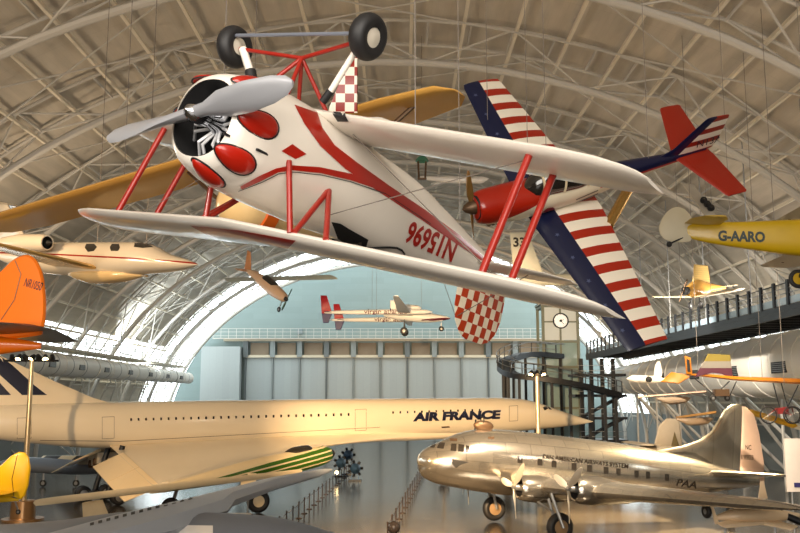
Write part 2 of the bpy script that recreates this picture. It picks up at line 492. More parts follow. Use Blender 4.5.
# ---- low side walls, buttress legs and side ducts
for s, nm in ((-1, 'west'), (1, 'east')):
    x = XC + s*40.4
    struct('wall_' + nm, MB().box((x, 70, 2.6), (.3, 190, 5.2)), mat('side_wall_sheet', (120, 124, 122), .7))
DUCT = mat('white_duct', (226, 222, 212), .45, 0., var=.05, scale=.5, paint=lambda t, tc, c: t.mix(t.m('LESS_THAN', t.m('FRACT', t.m('DIVIDE', xyz(t, tc)[1], 3.9)), .05), c, tuple(q*.3 for q in c)))
def duct(name, x, z, y0, y1, r0, r1, step, label, vents):
    root = thing(name, label, 'air duct', (x, y0, z)); b = MB(); prof = []
    L = y1-y0; k = 0.
    while k < L:
        r = r0+(r1-r0)*k/L; prof += [(k, r), (k+step-.3, r), (k+step-.28, r+.05), (k+step-.02, r+.05)]; k += step
    prof = [(0, .02)] + prof + [(L, r1*.9), (L+.6, .02)]
    b.lathe((0, 0, 0), (0, 1, 0), prof, 36); b.build('duct_tube', DUCT, root, 30)
    s = -1 if x > 0 else 1
    for v in vents:
        r = r0+(r1-r0)*(v-y0)/L; g = MB(); a = -.12
        c = Vector((s*(r+.02)*math.cos(a), v-y0, r*math.sin(a)))
        g.box(c, (.12, 2.4 if x > 0 else 1.5, .8 if x > 0 else .5))
        for q in range(-2, 3): g.box(c+Vector((s*.07, 0, q*(.14 if x > 0 else .09))), (.05, 2.4 if x > 0 else 1.5, .05), mi=1)
        g.build('grille', [DARK, STEEL], root)
    for v in range(int(y0)+6, int(y1), 12):
        h = MB(); h.tube([(0, v-y0, r0*.8), (0, v-y0, 4.5)], .05, 5); h.build('hanger_rod', STEEL, root)
    return root
duct('ventilation_duct', 29.5, 9.9, 47, 118, 2.75, 1.75, 3.9, 'fat white ribbed ventilation duct below the black walkway', [56, 64.5, 74, 84, 95])
duct('ventilation_duct', -33.4, 10.7, 78, 141, 1.15, .8, 5, 'thin pale duct with dark grilles along the glazed wall', [84, 92, 100, 109, 118, 127, 135])
# ---- walkway on the east side
wk = thing('overlook_walkway', 'black raised walkway with railing above the fat white duct', 'walkway', (24.7, 40, 12.6))
b = MB().box((0, 34, 0), (4.6, 70, .35)); [b.box((0, k*2., -.28), (4.5, .18, .3)) for k in range(34)]
b.box((-2.2, 34, -.3), (.15, 70, .5)); b.box((2.2, 34, -.3), (.15, 70, .5)); b.build('deck', BLKST, wk)
BLUEG = mat('pale_blue_kick_glass', (150, 172, 190), .25, var=.05, spec=.7)
MB().box((-2.22, 34, .42), (.05, 70, .42)).build('kick_panel', BLUEG, wk); MB().box((2.22, 34, .42), (.05, 70, .42)).build('kick_panel', BLUEG, wk)
for s in (-2.24, 2.24):
    for zz in (.85, 1.15, 1.45): MB().beam((s, -2, zz), (s, 69, zz), .05).build('rail', STEEL if zz < 1.4 else BLKST, wk)
for k in range(36): MB().beam((-2.27, k*1.95, .1), (-2.27, k*1.95, 1.62), .28, .14).build('post', BLKST, wk)
for k in range(8): MB().tube([(0, 4+k*9.5, .1), (0, 4+k*9.5, 14)], .05, 5).build('hanger_rod', STEEL, wk)
# pale west gallery near the duct
b = thing('side_gallery', 'pale side gallery with thin railing above the long thin duct', 'walkway', (-34.5, 75, 12.35))
MB().box((0, 33, 0), (2.2, 66, .25)).build('deck', BEIGE, b)
for zz in (.5, 1., 1.3): MB().beam((1.1, 0, zz), (1.1, 66, zz), .06).build('rail', TRUSS, b)
for k in range(23): MB().beam((1.1, k*3., .1), (1.1, k*3., 1.3), .08).build('post', TRUSS, b)
# east legs of the vault, in view under the duct
for k in range(7):
    y = 62+k*9.
    b = MB(); b.tube([(38, y, 0), (31, y+3, 8)], .16, 7); b.tube([(38, y+6, 0), (31, y+3, 8)], .16, 7); b.tube([(31, y+3, 0), (31, y+3, 8)], .12, 7)
    struct('wall_strut', b, TRUSS)
# ---- lift tower with clock
tw = thing('lift_tower', 'glazed lift tower with a round clock under its roof', 'lift tower', (20.3, 116, 0))
OLIVE = mat('grey_green_steel', (120, 124, 108), .5, .2)
h = 19.3
for x in (-2.2, 0, 2.2):
    for y in (-2.2, 2.2): MB().beam((x, y, 0), (x, y, h), .34 if x else .22).build('column', OLIVE, tw)
for i, z in enumerate((6.3, 11.4, 14.6, h-.2)):
    b = MB()
    for s in (-2.2, 2.2): b.beam((-2.4, s, z), (2.4, s, z), .3); b.beam((s, -2.4, z), (s, 2.4, z), .3)
    b.build('beam', OLIVE, tw)
MB().beam((-2.2, -2.2, 17.1), (2.2, -2.2, 17.1), .18).build('beam', OLIVE, tw)
MB().box((0, 0, h+.15), (5., 5., .3)).build('roof', OLIVE, tw)
TG = mat('tower_glass', (150, 176, 176), .08, spec=.8); LIT = mat('lit_pale_glass', (176, 180, 172), .2, emit=.3, emcol=(235, 225, 205))
b = MB().box((0, -2.1, 7.4), (4.2, .06, 14.2)); b.box((-2.1, 0, 7.4), (.06, 4.2, 14.2)); b.build('glass_wall', TG, tw)
MB().box((0, -2.1, 16.9), (4.2, .06, 4.2)).build('upper_glass', LIT, tw)
ck = thing('wall_clock', 'round white clock on the lift tower', 'clock', (20.3, 113.55, 17.2))
MB().lathe((0, 0, 0), (0, -1, 0), [(0, 1.), (.2, 1.), (.2, .84), (0, .84)], 32).build('rim', BLKST, ck)
MB().lathe((0, 0, 0), (0, -1, 0), [(.05, 0.01), (.05, .86)], 32).build('face', mat('clock_face', (245, 243, 236), .4, emit=.5), ck)
for a, L in ((1.2, .45), (2.4, .65)): MB().beam((0, -.12, 0), (L*math.sin(a), -.12, L*math.cos(a)), .06).build('hand', BLKST, ck)
for k in range(12): a = PI*k/6; MB().beam((.66*math.sin(a), -.1, .66*math.cos(a)), (.78*math.sin(a), -.1, .78*math.cos(a)), .05).build('mark', BLKST, ck)
MB().box((0, .35, 0), (.3, 1.1, .3)).build('bracket', BLKST, ck)
# ---- black ramp and stair in front of the tower
rp = thing('stair_ramp', 'black curved ramp with railings winding round the lift tower', 'ramp', (0, 0, 0))
path = [at(560, 356, 112), at(530, 354, 109), at(510, 359, 105), at(503, 367, 102), at(515, 375, 99), at(540, 378, 98), at(570, 383, 98), at(600, 390, 99), at(618, 395, 100)]
path = [Vector(p) for p in path]
def smooth(P, k=5):
    out = []
    for i in range(len(P)-1):
        p0, p1, p2, p3 = P[max(i-1,0)], P[i], P[i+1], P[min(i+2,len(P)-1)]
        for j in range(k):
            t = j/k; out.append(.5*((2*p1)+(p2-p0)*t+(2*p0-5*p1+4*p2-p3)*t*t+(3*p1-p0-3*p2+p3)*t**3))
    return out+[P[-1]]
sp = smooth(path)
b = MB(); rs = []
for i, p in enumerate(sp):
    d = (sp[min(i+1, len(sp)-1)]-sp[max(i-1, 0)]); d.z = 0; d.normalize(); s = Vector((d.y, -d.x, 0))
    rs.append([p+s*.7+Vector((0,0,.25)), p-s*.7+Vector((0,0,.25)), p-s*.7-Vector((0,0,.35)), p+s*.7-Vector((0,0,.35))])
b.rings(rs); b.build('deck', BLKST, rp)
b = MB(); b.tube([r[0]+Vector((0,0,1.2)) for r in rs], .06, 6); b.tube([r[1]+Vector((0,0,1.2)) for r in rs], .06, 6); b.tube([r[0]+Vector((0,0,.6)) for r in rs], .04, 6); b.build('rail', STEEL, rp)
for i in range(0, len(rs), 2):
    MB().beam(rs[i][0], rs[i][0]+Vector((0,0,1.2)), .1).build('post', BLKST, rp)
for i in range(0, len(rs), 3):
    p = (rs[i][2]+rs[i][3])/2; MB().beam((p.x, p.y, 0), p, .3).build('column', BLKST, rp)
st = thing('fire_stair', 'black steel stair frame right of the lift tower', 'staircase', (25, 108, 0))
for px in (582, 592, 603, 614):
    for dy in (0, 4): q = at(px, 400, 106+dy); MB().beam((q.x-25, dy-2, 0), (q.x-25, dy-2, 12.1), .42).build('column', BLKST, st)
for z in (2.6, 5.2, 7.8, 10.2):
    MB().box((-1.6, 0, z), (6., 4.4, .3)).build('landing', BLKST, st)
    b = MB(); [b.beam((-4.4, -2.2, z+q), (1.2, -2.2, z+q), .06) for q in (.5, 1.1)]; b.build('rail', STEEL, st)
for z in (0, 2.6, 5.2): MB().beam((-4, -1.5, z), (1, -1.5, z+2.6), 1.2, .3).build('flight', BLKST, st)
# ---- lamp poles
LAMP = mat('lamp_lens', (255, 226, 170), .2, emit=14., emcol=(255, 214, 150))
WARM = (1., .66, .34)
def pole(x, y, htop, label, heads, r=.16, base=True):
    t = thing('flood_lamp_pole', label, 'lamp', (x, y, 0))
    MB().tube([(0, 0, .3), (0, 0, htop)], [r*1.15, r*.85], 14).build('pole', mat('brushed_pole', (190, 172, 140), .3, .7), t)
    if base: MB().lathe((0, 0, 0), (0, 0, 1), [(0, 0), (0, 1.25), (.12, 1.25), (.14, .75), (1.15, .72), (1.2, .6), (1.2, .1)], 24).build('base', mat('brass_base', (150, 118, 84), .3, .7), t)
    MB().tube([(-heads*.42, 0, htop), (heads*.42, 0, htop)], .07, 8).build('crossbar', BLKST, t)
    for k in range(heads*2-1):
        px = (k-heads+1)*.42; hd = MB(); ax = Vector((.2*(k % 3-1), -.5 if (k % 2 or heads == 2) else .6, -.45)).normalized(); c = Vector((px, 0, htop+.18))
        hd.lathe(c-ax*.25, ax, [(0, 0), (0, .12), (.3, .2), (.42, .2), (.42, .17), (.38, .17)], 14); o = hd.build('lamp_head', BLKST, t)
        MB().lathe(c-ax*.25, ax, [(.39, 0), (.39, .17)], 14).build('lens', LAMP if (k % 2 == (0 if heads == 2 else 1)) else mat('dull_lens', (120, 110, 96), .2), o)
    return t
pole(-23.2, 57, 9.75, 'tall brushed lamp pole standing on a brass drum base', 4)
q = at(537, 376, 66)
pole(q.x, 66, q.z, 'thin lamp pole with two lit heads in front of the white pointed airliner', 2, .17, False)
# ---- barriers on the floor
POSTM = mat('barrier_post', (70, 56, 46), .4, .5)
def barrier(A, B, n, label, grp):
    prev = None
    for k in range(n):
        u = k/(n-1); x, y = A[0]+(B[0]-A[0])*u, A[1]+(B[1]-A[1])*u
        t = thing('barrier_post', label, 'barrier', (x, y, 0), grp)
        MB().lathe((0, 0, 0), (0, 0, 1), [(0, 0), (0, .2), (.04, .2), (.06, .04), (.95, .04), (1., .06), (1.04, .03), (1.04, 0)], 12).build('post', POSTM, t)
        if k < n-1:
            v = Vector((B[0]-A[0], B[1]-A[1], 0))/(n-1)
            b = MB(); b.tube([(0, 0, .92), tuple(v*.5+Vector((0, 0, .8))), tuple(v*.94+Vector((0, 0, .9)))], .02, 5); b.build('rope', POSTM, t)
g = lambda px, py: (lambda D: ((px-400)*D/FPX, D))(FPX*CZ/(py-HOR))
barrier(g(283, 530), g(352, 470), 19, 'short dark barrier post in the row left of the open blue floor', 'left row of barrier posts')
barrier(g(388, 536), g(424, 468), 17, 'short dark barrier post in the row before the silver airliner nose', 'right row of barrier posts')
# ---- lights
def area(name, loc, tgt, e, size, col=(1, 1, 1), spread=PI):
    l = bpy.data.lights.new(name, 'AREA'); l.energy = e; l.size = size; l.color = col; l.spread = spread
    o = bpy.data.objects.new(name, l); COL.objects.link(o); o.location = loc
    o.rotation_euler = (Vector(tgt)-Vector(loc)).to_track_quat('-Z', 'Y').to_euler(); return o
def spot(name, loc, tgt, e, ang, col=WARM, r=.3, blend=.6):
    l = bpy.data.lights.new(name, 'SPOT'); l.energy = e; l.spot_size = math.radians(ang); l.spot_blend = blend; l.color = col; l.shadow_soft_size = r
    o = bpy.data.objects.new(name, l); COL.objects.link(o); o.location = loc
    o.rotation_euler = (Vector(tgt)-Vector(loc)).to_track_quat('-Z', 'Y').to_euler(); return o
W2 = (1., .78, .55)
for x, y, e, c in ((-24, 30, 2000, (1, .78, .54)), (24, 34, 850, (1, .84, .68)), (-26, 62, 1300, (1, .8, .58)), (26, 66, 750, (1, .86, .72)), (-26, 94, 500, (1, .9, .8)), (26, 98, 500, (1, .9, .8))):
    area('vault_uplight', (x, y, 13.5), (x*.3, y+6, 33), e, 3., c)
area('south_fill', (0, -20, 16), (0, 60, 14), 15000, 24, (1., .93, .84))  # added front fill from behind the camera; the south wall has no windows
spot('delta_side_fill', (-4, 18, 10.5), (6, 82, 6.3), 210000, 34)  # added low flood, brightens the delta airliner's flank more than its wing
spot('unseen_spot', (14, 34, 26), (12, 53, 4), 100000, 50, (1, .82, .6))
spot('tail_highlight_spot', (21.6, 57.4, 11.6), (18., 55.4, 5.4), 60000, 70, (1, .78, .46), .8)  # unseen lamp set below the deck edge for the highlight on the silver tail
spot('unseen_spot', (-15, 9, 7.9), (-7, 21.5, 12), 2600, 70)  # added low, pointing up, to brighten the gold wing
spot('unseen_spot', (13, 60, 15), (30, 82, 8.), 26000, 62, (1, .9, .76))  # added in mid-air to light the fat white duct
area('west_roof_fill', (-34, 118, 13.5), (-24, 128, 30), 4000, 8., (.82, .93, 1.))  # added inside the west panes to lighten the roof, standing for their glow
area('east_roof_fill', (34, 122, 13.5), (24, 130, 30), 900, 8., (.82, .93, 1.))  # weaker added roof fill on the east side
spot('delta_side_fill', (-24, 30, 11), (-20, 66, 6.5), 22000, 55)  # second added low flood, for the rear flank of the delta airliner
spot('unseen_spot', (-30, 20, 22), (-12, 40, 3), 24000, 60)
spot('unseen_spot', (-9, -2, 13), (-1, 10, 9.5), 3000, 60, (1, .93, .84))  # added from the camera side to whiten the inverted biplane
w = bpy.data.worlds.new('sky'); SC.world = w; w.use_nodes = True
bg = w.node_tree.nodes['Background']; bg.inputs[0].default_value = (.75, .85, .95, 1); bg.inputs[1].default_value = .6
SC.view_settings.view_transform = 'Standard'; SC.view_settings.look = 'None'; SC.view_settings.gamma = 1; SC.view_settings.exposure = 0
SC.cycles.use_denoising = True; SC.cycles.max_bounces = 6; SC.cycles.sample_clamp_indirect = 6

# ================================================================== inverted red and white biplane
def rotm(R, pos):
    m = Matrix(R).to_4x4(); m.translation = Vector(pos); return m
JW = mat('biplane_white_fabric', (236, 228, 216), .28, var=.04, scale=4, coat=.35)
JCH = mat('red_white_check', (240, 226, 200), .35, paint=checker_paint((0, 2), .135, (186, 62, 26)))
JM = rotm(((-.546, -.801, -.246), (-.831, .556, .031), (.112, .221, -.969)), (-.546, 8.722, 9.367))
jr = thing('aerobatic_biplane', 'red and white biplane hanging upside down in front of everything', 'aeroplane', JM)
b = MB()
JS = [(1.95, .335, .335, .335, 0), (1.93, .375, .375, .375, 0), (1.85, .425, .425, .425, 0), (1.6, .49, .49, .49, 0), (1.2, .505, .515, .515, 0), (.6, .46, .52, .52, 0), (0, .40, .5, .49, 0),
      (-.8, .34, .48, .45, .0), (-1.7, .24, .42, .34, .03), (-2.5, .13, .30, .22, .06), (-3.25, .025, .12, .10, .08)]
b.fus(JS, 36, 60, e=2.25, caps=False)
fu = b.build('fuselage', [JW, RED, BLACK], jr)
# inside of the nose: dark cowl, crankcase, cylinders, pipes
b = MB(); b.lathe((0, 0, 0), (1, 0, 0), [(1.95, .335), (1.88, .325), (1.4, .33), (1.35, 0)], 32); b.build('cowl_interior', DARK, jr)
en = MB(); en.lathe((1.4, 0, 0), (1, 0, 0), [(0, .16), (.15, .16), (.3, .13), (.42, .07), (.5, .05)], 24)
eng = en.build('crankcase', ALU, jr)
for k in range(7):
    a = 2*PI*k/7+.3; d = Vector((0, math.cos(a), math.sin(a))); c = MB()
    pr = []
    for q in range(6): pr += [(.13+q*.026, .052), (.142+q*.026, .052), (.143+q*.026, .04), (.155+q*.026, .04)]
    c.lathe((1.52, 0, 0), d, pr, 12, caps=True); c.build('cylinder', mat('dark_cylinder', (40, 38, 38), .4, .6), jr)
    c = MB(); s = Vector((1, 0, 0)).cross(d)
    for q in (-.03, .03): c.tube([Vector((1.78, 0, 0))+d*.08+s*q*.5, Vector((1.84, 0, 0))+d*.2+s*q, Vector((1.74, 0, 0))+d*.31+s*q*1.5], .015, 6)
    c.build('pushrod_tube', mat('bright_pushrod_tube', (214, 214, 216), .3, .2), jr)
# propeller
PROP = mat('brushed_propeller_metal', (186, 188, 194), .28, .5, var=.06)
pr = MB(); pd = Vector((0, -1, -.27)); ax = (1, 0, 0)
hub = MB(); hub.lathe((2.02, 0, 0), ax, [(-.1, .07), (.03, .08), (.1, .05), (.13, .0)], 18); ho = hub.build('propeller_hub', ALU, jr)
for sg in (1, -1):
    b = MB(); blade(b, (2.06, 0, 0), ax, pd*sg, 1.04, .25, .04, .03, 1.); b.build('propeller_blade', PROP, ho)
# wings: swept panels
def jwing(z0, z1, x0, x1, ch, half, name):
    b = MB(); secs = []
    for u in (-1, -.985, -.96, -.9, -.8, -.6, -.3, 0, .3, .6, .8, .9, .96, .985, 1):
        a = abs(u); tip = 1 if a < .8 else math.sqrt(max(1-((a-.8)/.2)**2, .0)) ; tip = max(tip, .06)
        c = ch*(.42+.58*tip) if a > .8 else ch
        xl = x0+(x1-x0)*a - (ch-c)*.72
        secs.append((xl, u*half, z0+(z1-z0)*a, c, .115*(.6+.4*tip)))
    b.wing(secs, n=10, camber=.02)
    return b.build(name, [JW, RED, BLACK], jr)
uw = jwing(.74, .78, 1.5, .9, 1.0, 3.14, 'top_wing')
lw = jwing(-.47, -.33, 1.0, .56, .98, 3.10, 'bottom_wing')
# tail
b = MB(); b.wing([(-2.55, 0, .08, .8), (-2.62, .6, .08, .78), (-2.75, 1.0, .08, .6), (-2.95, 1.2, .08, .25)], .07, camber=0); b.wing([(-2.55, 0, .08, .8), (-2.62, -.6, .08, .78), (-2.75, -1.0, .08, .6), (-2.95, -1.2, .08, .25)], .07, camber=0)
b.build('tailplane', [JW], jr)
b = MB(); b.wing([(-2.44, 0, .1, 1.15), (-2.46, 0, .4, 1.24), (-2.5, 0, .65, 1.22), (-2.6, 0, .84, 1.06), (-2.76, 0, .97, .76), (-2.94, 0, 1.02, .4)], .06, True); b.build('rudder', JCH, jr, label='red and white checkered rudder')
# paint and bulges
T = Tracer(jr, fu)
pb = MB()
T.strip(pb, [(294, 105), (304, 124), (320, 146), (345, 169), (380, 193), (420, 219), (455, 243), (484, 262)], [(317, 113), (322, 128), (334, 145), (356, 162), (388, 185), (425, 210), (458, 234), (486, 259)], .006)
T.strip(pb, [(242, 189), (262, 180), (278, 172), (292, 170), (320, 173), (350, 180), (385, 192), (430, 222), (484, 263)], [(240, 186), (258, 176), (276, 168), (292, 165), (320, 167), (352, 174), (388, 186), (432, 217), (485, 260)], .007)
T.patch(pb, [(281, 151), (292, 144), (306, 154), (295, 159)], .006)
pb.build('red_paint_trim', RED, jr)
bl = BLACK; ol = MB()
T.strip(ol, [(238, 191), (262, 182), (278, 174), (292, 172), (320, 175), (350, 182), (385, 194), (430, 224)], [(239, 190), (262, 181), (278, 173), (292, 171.2), (320, 174.2), (350, 181.2), (385, 193.2), (430, 223.3)], .009)
ol.build('pinstripe', BLACK, jr)
def bulge(px, py, L, w, h, x):
    hit, nn, d = T.hit(px, py)
    if hit is None: return
    if nn.dot(d) > 0: nn = -nn
    f = Vector((1, 0, 0)); f = (f-nn*f.dot(nn)).normalized(); s = nn.cross(f)
    for m in ((1, -1) if x else (1,)):
        b = MB(); rs = []
        for i in range(9):
            a = PI/2*i/8; rr = math.cos(a); ring = []
            for k in range(28):
                q = 2*PI*k/28; cx, sx = math.cos(q), math.sin(q)
                wv = w*(1-.25*cx); p = hit + f*(cx*L*rr) + s*(sx*wv*rr) + nn*(h*math.sin(a)-.012)
                ring.append(p if m == 1 else Vector((p.x, -p.y, p.z)))
            rs.append(ring)
        b.rings(rs, True); b.build('rocker_bulge', RED, jr)
        b = MB(); b.tube([(r if True else 0) for r in [ (q + (q-(hit if m == 1 else Vector((hit.x, -hit.y, hit.z))))*.03) for q in rs[0]]], .008, 5, closed=True); b.build('bulge_outline', BLACK, jr)
bulge(259, 123, .19, .1, .05, 1)
bulge(235, 159, .19, .1, .06, 0)
bulge(207, 174, .19, .10, .06, 0)
bulge(253, 83, .2, .09, .06, 1)
b = MB()
for px, py in ((262, 152), (229, 136)):
    h_, n_, d_ = T.hit(px, py)
    if h_ is not None: b = MB(); b.box(h_, (.13, .02, .02)); b.build('cooling_slot', BLACK, jr)
# cockpit opening and windscreen on the top side (facing down)
b = MB(); tt = tree_of(fu); ring0, ring1 = [], []
for k in range(24):
    a = 2*PI*k/24; x, y = -.75+.42*math.cos(a), .25*math.sin(a); h_ = tt.ray_cast(Vector((x, y, 3)), Vector((0, 0, -1)))[0]
    ring0.append(h_+Vector((0, 0, .012))); ring1.append(h_+Vector((0, 0, .035))); 
b.rings([ring0, ring1], False); b.add([Vector((-.75, 0, .44))]+ring0, [(0, k+1, (k+1) % 24+1) for k in range(24)]); b.build('cockpit', DARK, jr)
b = MB(); b.rings([[(-.22, -.2, .46), (-.22, 0, .5), (-.22, .2, .46)], [(-.34, -.17, .62), (-.34, 0, .68), (-.34, .17, .62)]], False, closed=False); b.build('windscreen', GLASS, jr)
b = MB(); b.ell((-1.05, 0, .38), (.3, .13, .16)); b.build('headrest', JW, jr)
b = MB(); T.patch(b, [(331, 221), (340, 223), (352, 230), (368, 239), (366, 247), (350, 246), (338, 238)], .01, mirror=False, rings=6)
if b.f: b.build('cockpit_cutaway', DARK, jr)
# lettering, both flanks
T.text('registration_number', 'N15696', RED, jr, (458.5, 241), (-47.5, -21), (-8, 21.5), bold=.03)
# black walkway patch
pb = MB(); T2 = Tracer(jr, lw); T2.patch(pb, [(331, 111), (344, 112), (349, 121), (338, 121)], .008, mirror=False); pb.build('walk_patch', BLACK, jr)
# sunburst on the top wing
T3 = Tracer(jr, uw); b = MB(); T3.patch(b, [(190, 225), (240, 230), (296, 240), (288, 248), (255, 246), (215, 239)], .006, mirror=False, rings=6); b.build('sunburst_paint', RED, jr)
# struts
RST = mat('strut_red', (150, 28, 14), .35, var=.05, coat=.3)
def strut(nm, a, c, r=.032, flat=.55):
    b = MB(); b.tube([a, c], r, 10, flat=1.); return b.build(nm, RST, jr)
for s in (1, -1):
    strut('interplane_strut', (.54, s*2.25, -.36), (.84, s*2.25, .76)); strut('interplane_strut', (.06, s*2.25, -.36), (.38, s*2.25, .76))
    for (ax_, ay_), (bx_, by_) in (((289, 161), (290, 233)), ((328, 191), (294, 233)), ((329, 191), (326, 240))):
        A_, B_ = T.hit(ax_, ay_)[0], T3.hit(bx_, by_)[0]
        if A_ is None or B_ is None: print('strut miss', ax_, ay_, A_, B_); continue
        strut('cabane_strut', (A_.x, -s*A_.y*(1 if s < 0 else .8), A_.z), (B_.x, -s*B_.y*(1 if s < 0 else .45), B_.z), .026)
# landing gear (pointing up)
HUBM = mat('cream_wheel_hub', (214, 206, 190), .35, .2)
for s in (1, -1):
    zw = -1.0 if s > 0 else -1.085; yw = .84 if s > 0 else -.77
    wheel('wheel', jr, (1.12, yw, zw), (0, 1, .12*s), .205, .17, BLACK, HUBM, .42)
    b = MB(); b.tube([(1.12, s*.72, zw+.02), (1.09, s*(.56 if s > 0 else .48), -.75 if s > 0 else -.58)], .04 if s > 0 else .028, 12); g_ = b.build('oleo_leg', JW, jr)
    b = MB(); b.tube([(1.09, s*(.57 if s > 0 else .49), -.77 if s > 0 else -.6), (1.08, s*.42, -.5)], .055 if s > 0 else .035, 12); b.build('rubber_boot', BLACK, g_)
    strut('gear_strut', (1.12, s*.76, zw+.02), (1.05, 0, -.92), .02)
    strut('gear_strut', (1.05, 0, -.92), (1.3, s*.2, -.46), .02); strut('gear_strut', (1.05, 0, -.92), (.7, s*.2, -.48), .02)
b = MB(); b.tube([(1.2, .8, -1.08), (1.2, -.8, -1.08)], .018, 8); b.build('axle_tie', mat('blue_grey_tube', (140, 146, 160), .35, .5), jr)
# bracing wires
for s in (1, -1):
    for P in (((.6, s*.4, .4), (.42, s*2.28, -.36)), ((.6, s*.4, -.4), (.6, s*2.3, .74)), ((-2.6, 0, .8), (-2.9, s*.7, .08))):
        MB().tube(P, .005, 4).build('bracing_wire', CABLE, jr)
# ================================================================== stars-and-stripes aerobatic plane
CM = rotm(((-.916, .378, .132), (-.288, -.392, -.874), (-.279, -.838, .468)), (4.017, 23.748, 12.728))
cr = thing('striped_monoplane', 'red, white and navy striped low-wing plane banked steeply', 'aeroplane', CM)
def wing_paint(t, tc, c):
    o = xyz(t, tc); a = t.m('ABSOLUTE', o[1])
    red = t.m('LESS_THAN', t.m('FRACT', t.m('DIVIDE', t.m('ADD', a, .06), .60)), .46)
    base = t.mix(red, c, lin((158, 34, 12)))
    blue = t.m('GREATER_THAN', t.m('MULTIPLY_ADD', a, .029, o[0]), -.06)
    return t.mix(blue, base, lin((12, 20, 54)))
CWM = mat('striped_wing_paint', (236, 226, 208), .32, var=.03, paint=wing_paint, coat=.2)
def fus_paint(t, tc, c):
    o = xyz(t, tc)
    zl = t.m('MULTIPLY_ADD', t.m('SUBTRACT', 2.3, o[0]), .36, -.16)
    red = t.m('MULTIPLY', t.m('GREATER_THAN', o[2], zl), t.m('GREATER_THAN', o[0], -.2))
    base = t.mix(red, c, lin((164, 30, 8)))
    back = t.m('LESS_THAN', o[0], -1.3)
    ln = t.m('MULTIPLY', back, t.m('GREATER_THAN', o[2], .34)); nv = t.m('MULTIPLY', back, t.m('GREATER_THAN', o[2], .42))
    return t.mix(nv, t.mix(ln, base, lin((190, 40, 30))), lin((12, 16, 52)))
CFM = mat('red_white_fuselage_paint', (236, 222, 194), .3, var=.04, paint=fus_paint, coat=.35)
def fin_paint(t, tc, c):
    o = xyz(t, tc)
    red = t.m('LESS_THAN', t.m('FRACT', t.m('DIVIDE', t.m('ADD', o[2], .04), .42)), .46)
    base = t.mix(red, c, lin((150, 32, 14)))
    nv = t.m('GREATER_THAN', t.m('MULTIPLY_ADD', o[2], .62, o[0]), -3.62)
    return t.mix(nv, base, lin((12, 16, 52)))
CFN = mat('striped_fin_paint', (236, 226, 208), .32, paint=fin_paint, coat=.2)
b = MB()
b.fus([(2.35, .26, .25, .28, .33), (2.28, .38, .34, .42, .3), (1.9, .45, .40, .54, .27), (1.0, .48, .42, .6, .25), (0, .45, .42, .56, .25), (-1., .40, .42, .5, .27), (-2.2, .27, .33, .36, .33), (-3.6, .15, .2, .24, .40), (-5.0, .03, .12, .14, .44)], 28, 40, e=2.4)
cf = b.build('fuselage', CFM, cr)
b = MB(); S = [(.62, 0, -.42, 2.2, .15), (.62, .5, -.42, 2.2, .15), (.32, 4.7, -.26, 1.24, .11), (.27, 4.85, -.25, 1.15, .06)]
b.wing([(q[0], -q[1], *q[2:]) for q in S[::-1]] + S[1:]); cw = b.build('wing', CWM, cr)
b = MB()
for s in (1, -1):
    b.wing([(-3.85, 0, .45, 1.25), (-3.95, s*.2, .46, 1.2), (-4.5, s*1.70, .53, .72), (-4.56, s*1.75, .53, .6)], .07, camber=0)
b.build('tailplane', mat('orange_red_paint', (140, 30, 10), .32, var=.04, coat=.2), cr)
b = MB(); b.wing([(-3.2, 0, .5, 2.0), (-3.75, 0, .8, 1.55), (-4.36, 0, 1.76, .82), (-4.42, 0, 1.8, .7)], .07, True); cfin = b.build('fin', CFN, cr)
# canopy
b = MB(); b.fus([(.95, .05, .05, .05, .6), (.7, .3, .32, .1, .6), (.2, .37, .52, .1, .58), (-.5, .37, .52, .1, .58), (-1.1, .28, .36, .1, .6), (-1.6, .05, .05, .05, .62)], 20, 24); can = b.build('canopy', GLASS, cr)
b = MB()
for x in (.55, -.1, -.85):
    w_, h_ = (.36, .47) if x > -.5 else (.35, .46)
    b = MB(); b.tube([(x, w_*math.cos(a*PI/14)*1.03, .59+h_*math.sin(a*PI/14)*1.04) for a in range(15)], .035, 6); b.build('canopy_frame', CREAM, can)
# spinner and propeller
hb = MB(); hb.lathe((2.33, 0, .34), (1, 0, 0), [(0, .2), (.12, .18), (.28, .1), (.36, 0)], 18); ho = hb.build('spinner', BRASS, cr)
for sg in (1, -1):
    b = MB(); blade(b, (2.43, 0, .34), (1, 0, 0), Vector((0, .55, -.8))*sg, 1.0, .2, .03, .05, .9); b.build('propeller_blade', mat('brown_gold_blade', (132, 98, 50), .3, .5), ho)
b = MB(); b.lathe((2.28, 0, .3), (1, 0, 0), [(.02, .15), (.05, .33), (.0, .35)], 20); b.build('cowl_opening', DARK, cr)
for k in range(5):
    b = MB(); b.ell((1.95-.12*k, .28, -.12), (.07, .1, .1), 10, 6); b.build('exhaust_stub', BRASS, cr)
T = Tracer(cr, cf)
b = MB(); T.patch(b, [(542, 212), (547, 208), (553, 207), (555, 209), (553, 213), (547, 216), (543, 216)], .01, 3, mirror=False); b.build('maroon_badge', mat('maroon_badge', (150, 30, 26), .35), cr)
T.text('flank_lettering', 'PEP', BLACK, cr, (615, 191.5), (17, -5), (2, -7), bold=.02, mirror=False)
for k in range(3):
    b = MB(); T.strip(b, [(576, 199-k*3.0+6), (598, 190-k*3.2+6)], [(576, 200-k*3.0+6), (598, 191-k*3.2+6)], .01, mirror=False); b.build('small_script', mat('grey_script', (96, 78, 66), .5), cr)
T = Tracer(cr, cfin); T.text('tail_number', 'N13A', NAVY, cr, (696, 147), (24, -6.5), (1.5, -6.5), bold=.0, off=.03, mirror=False)
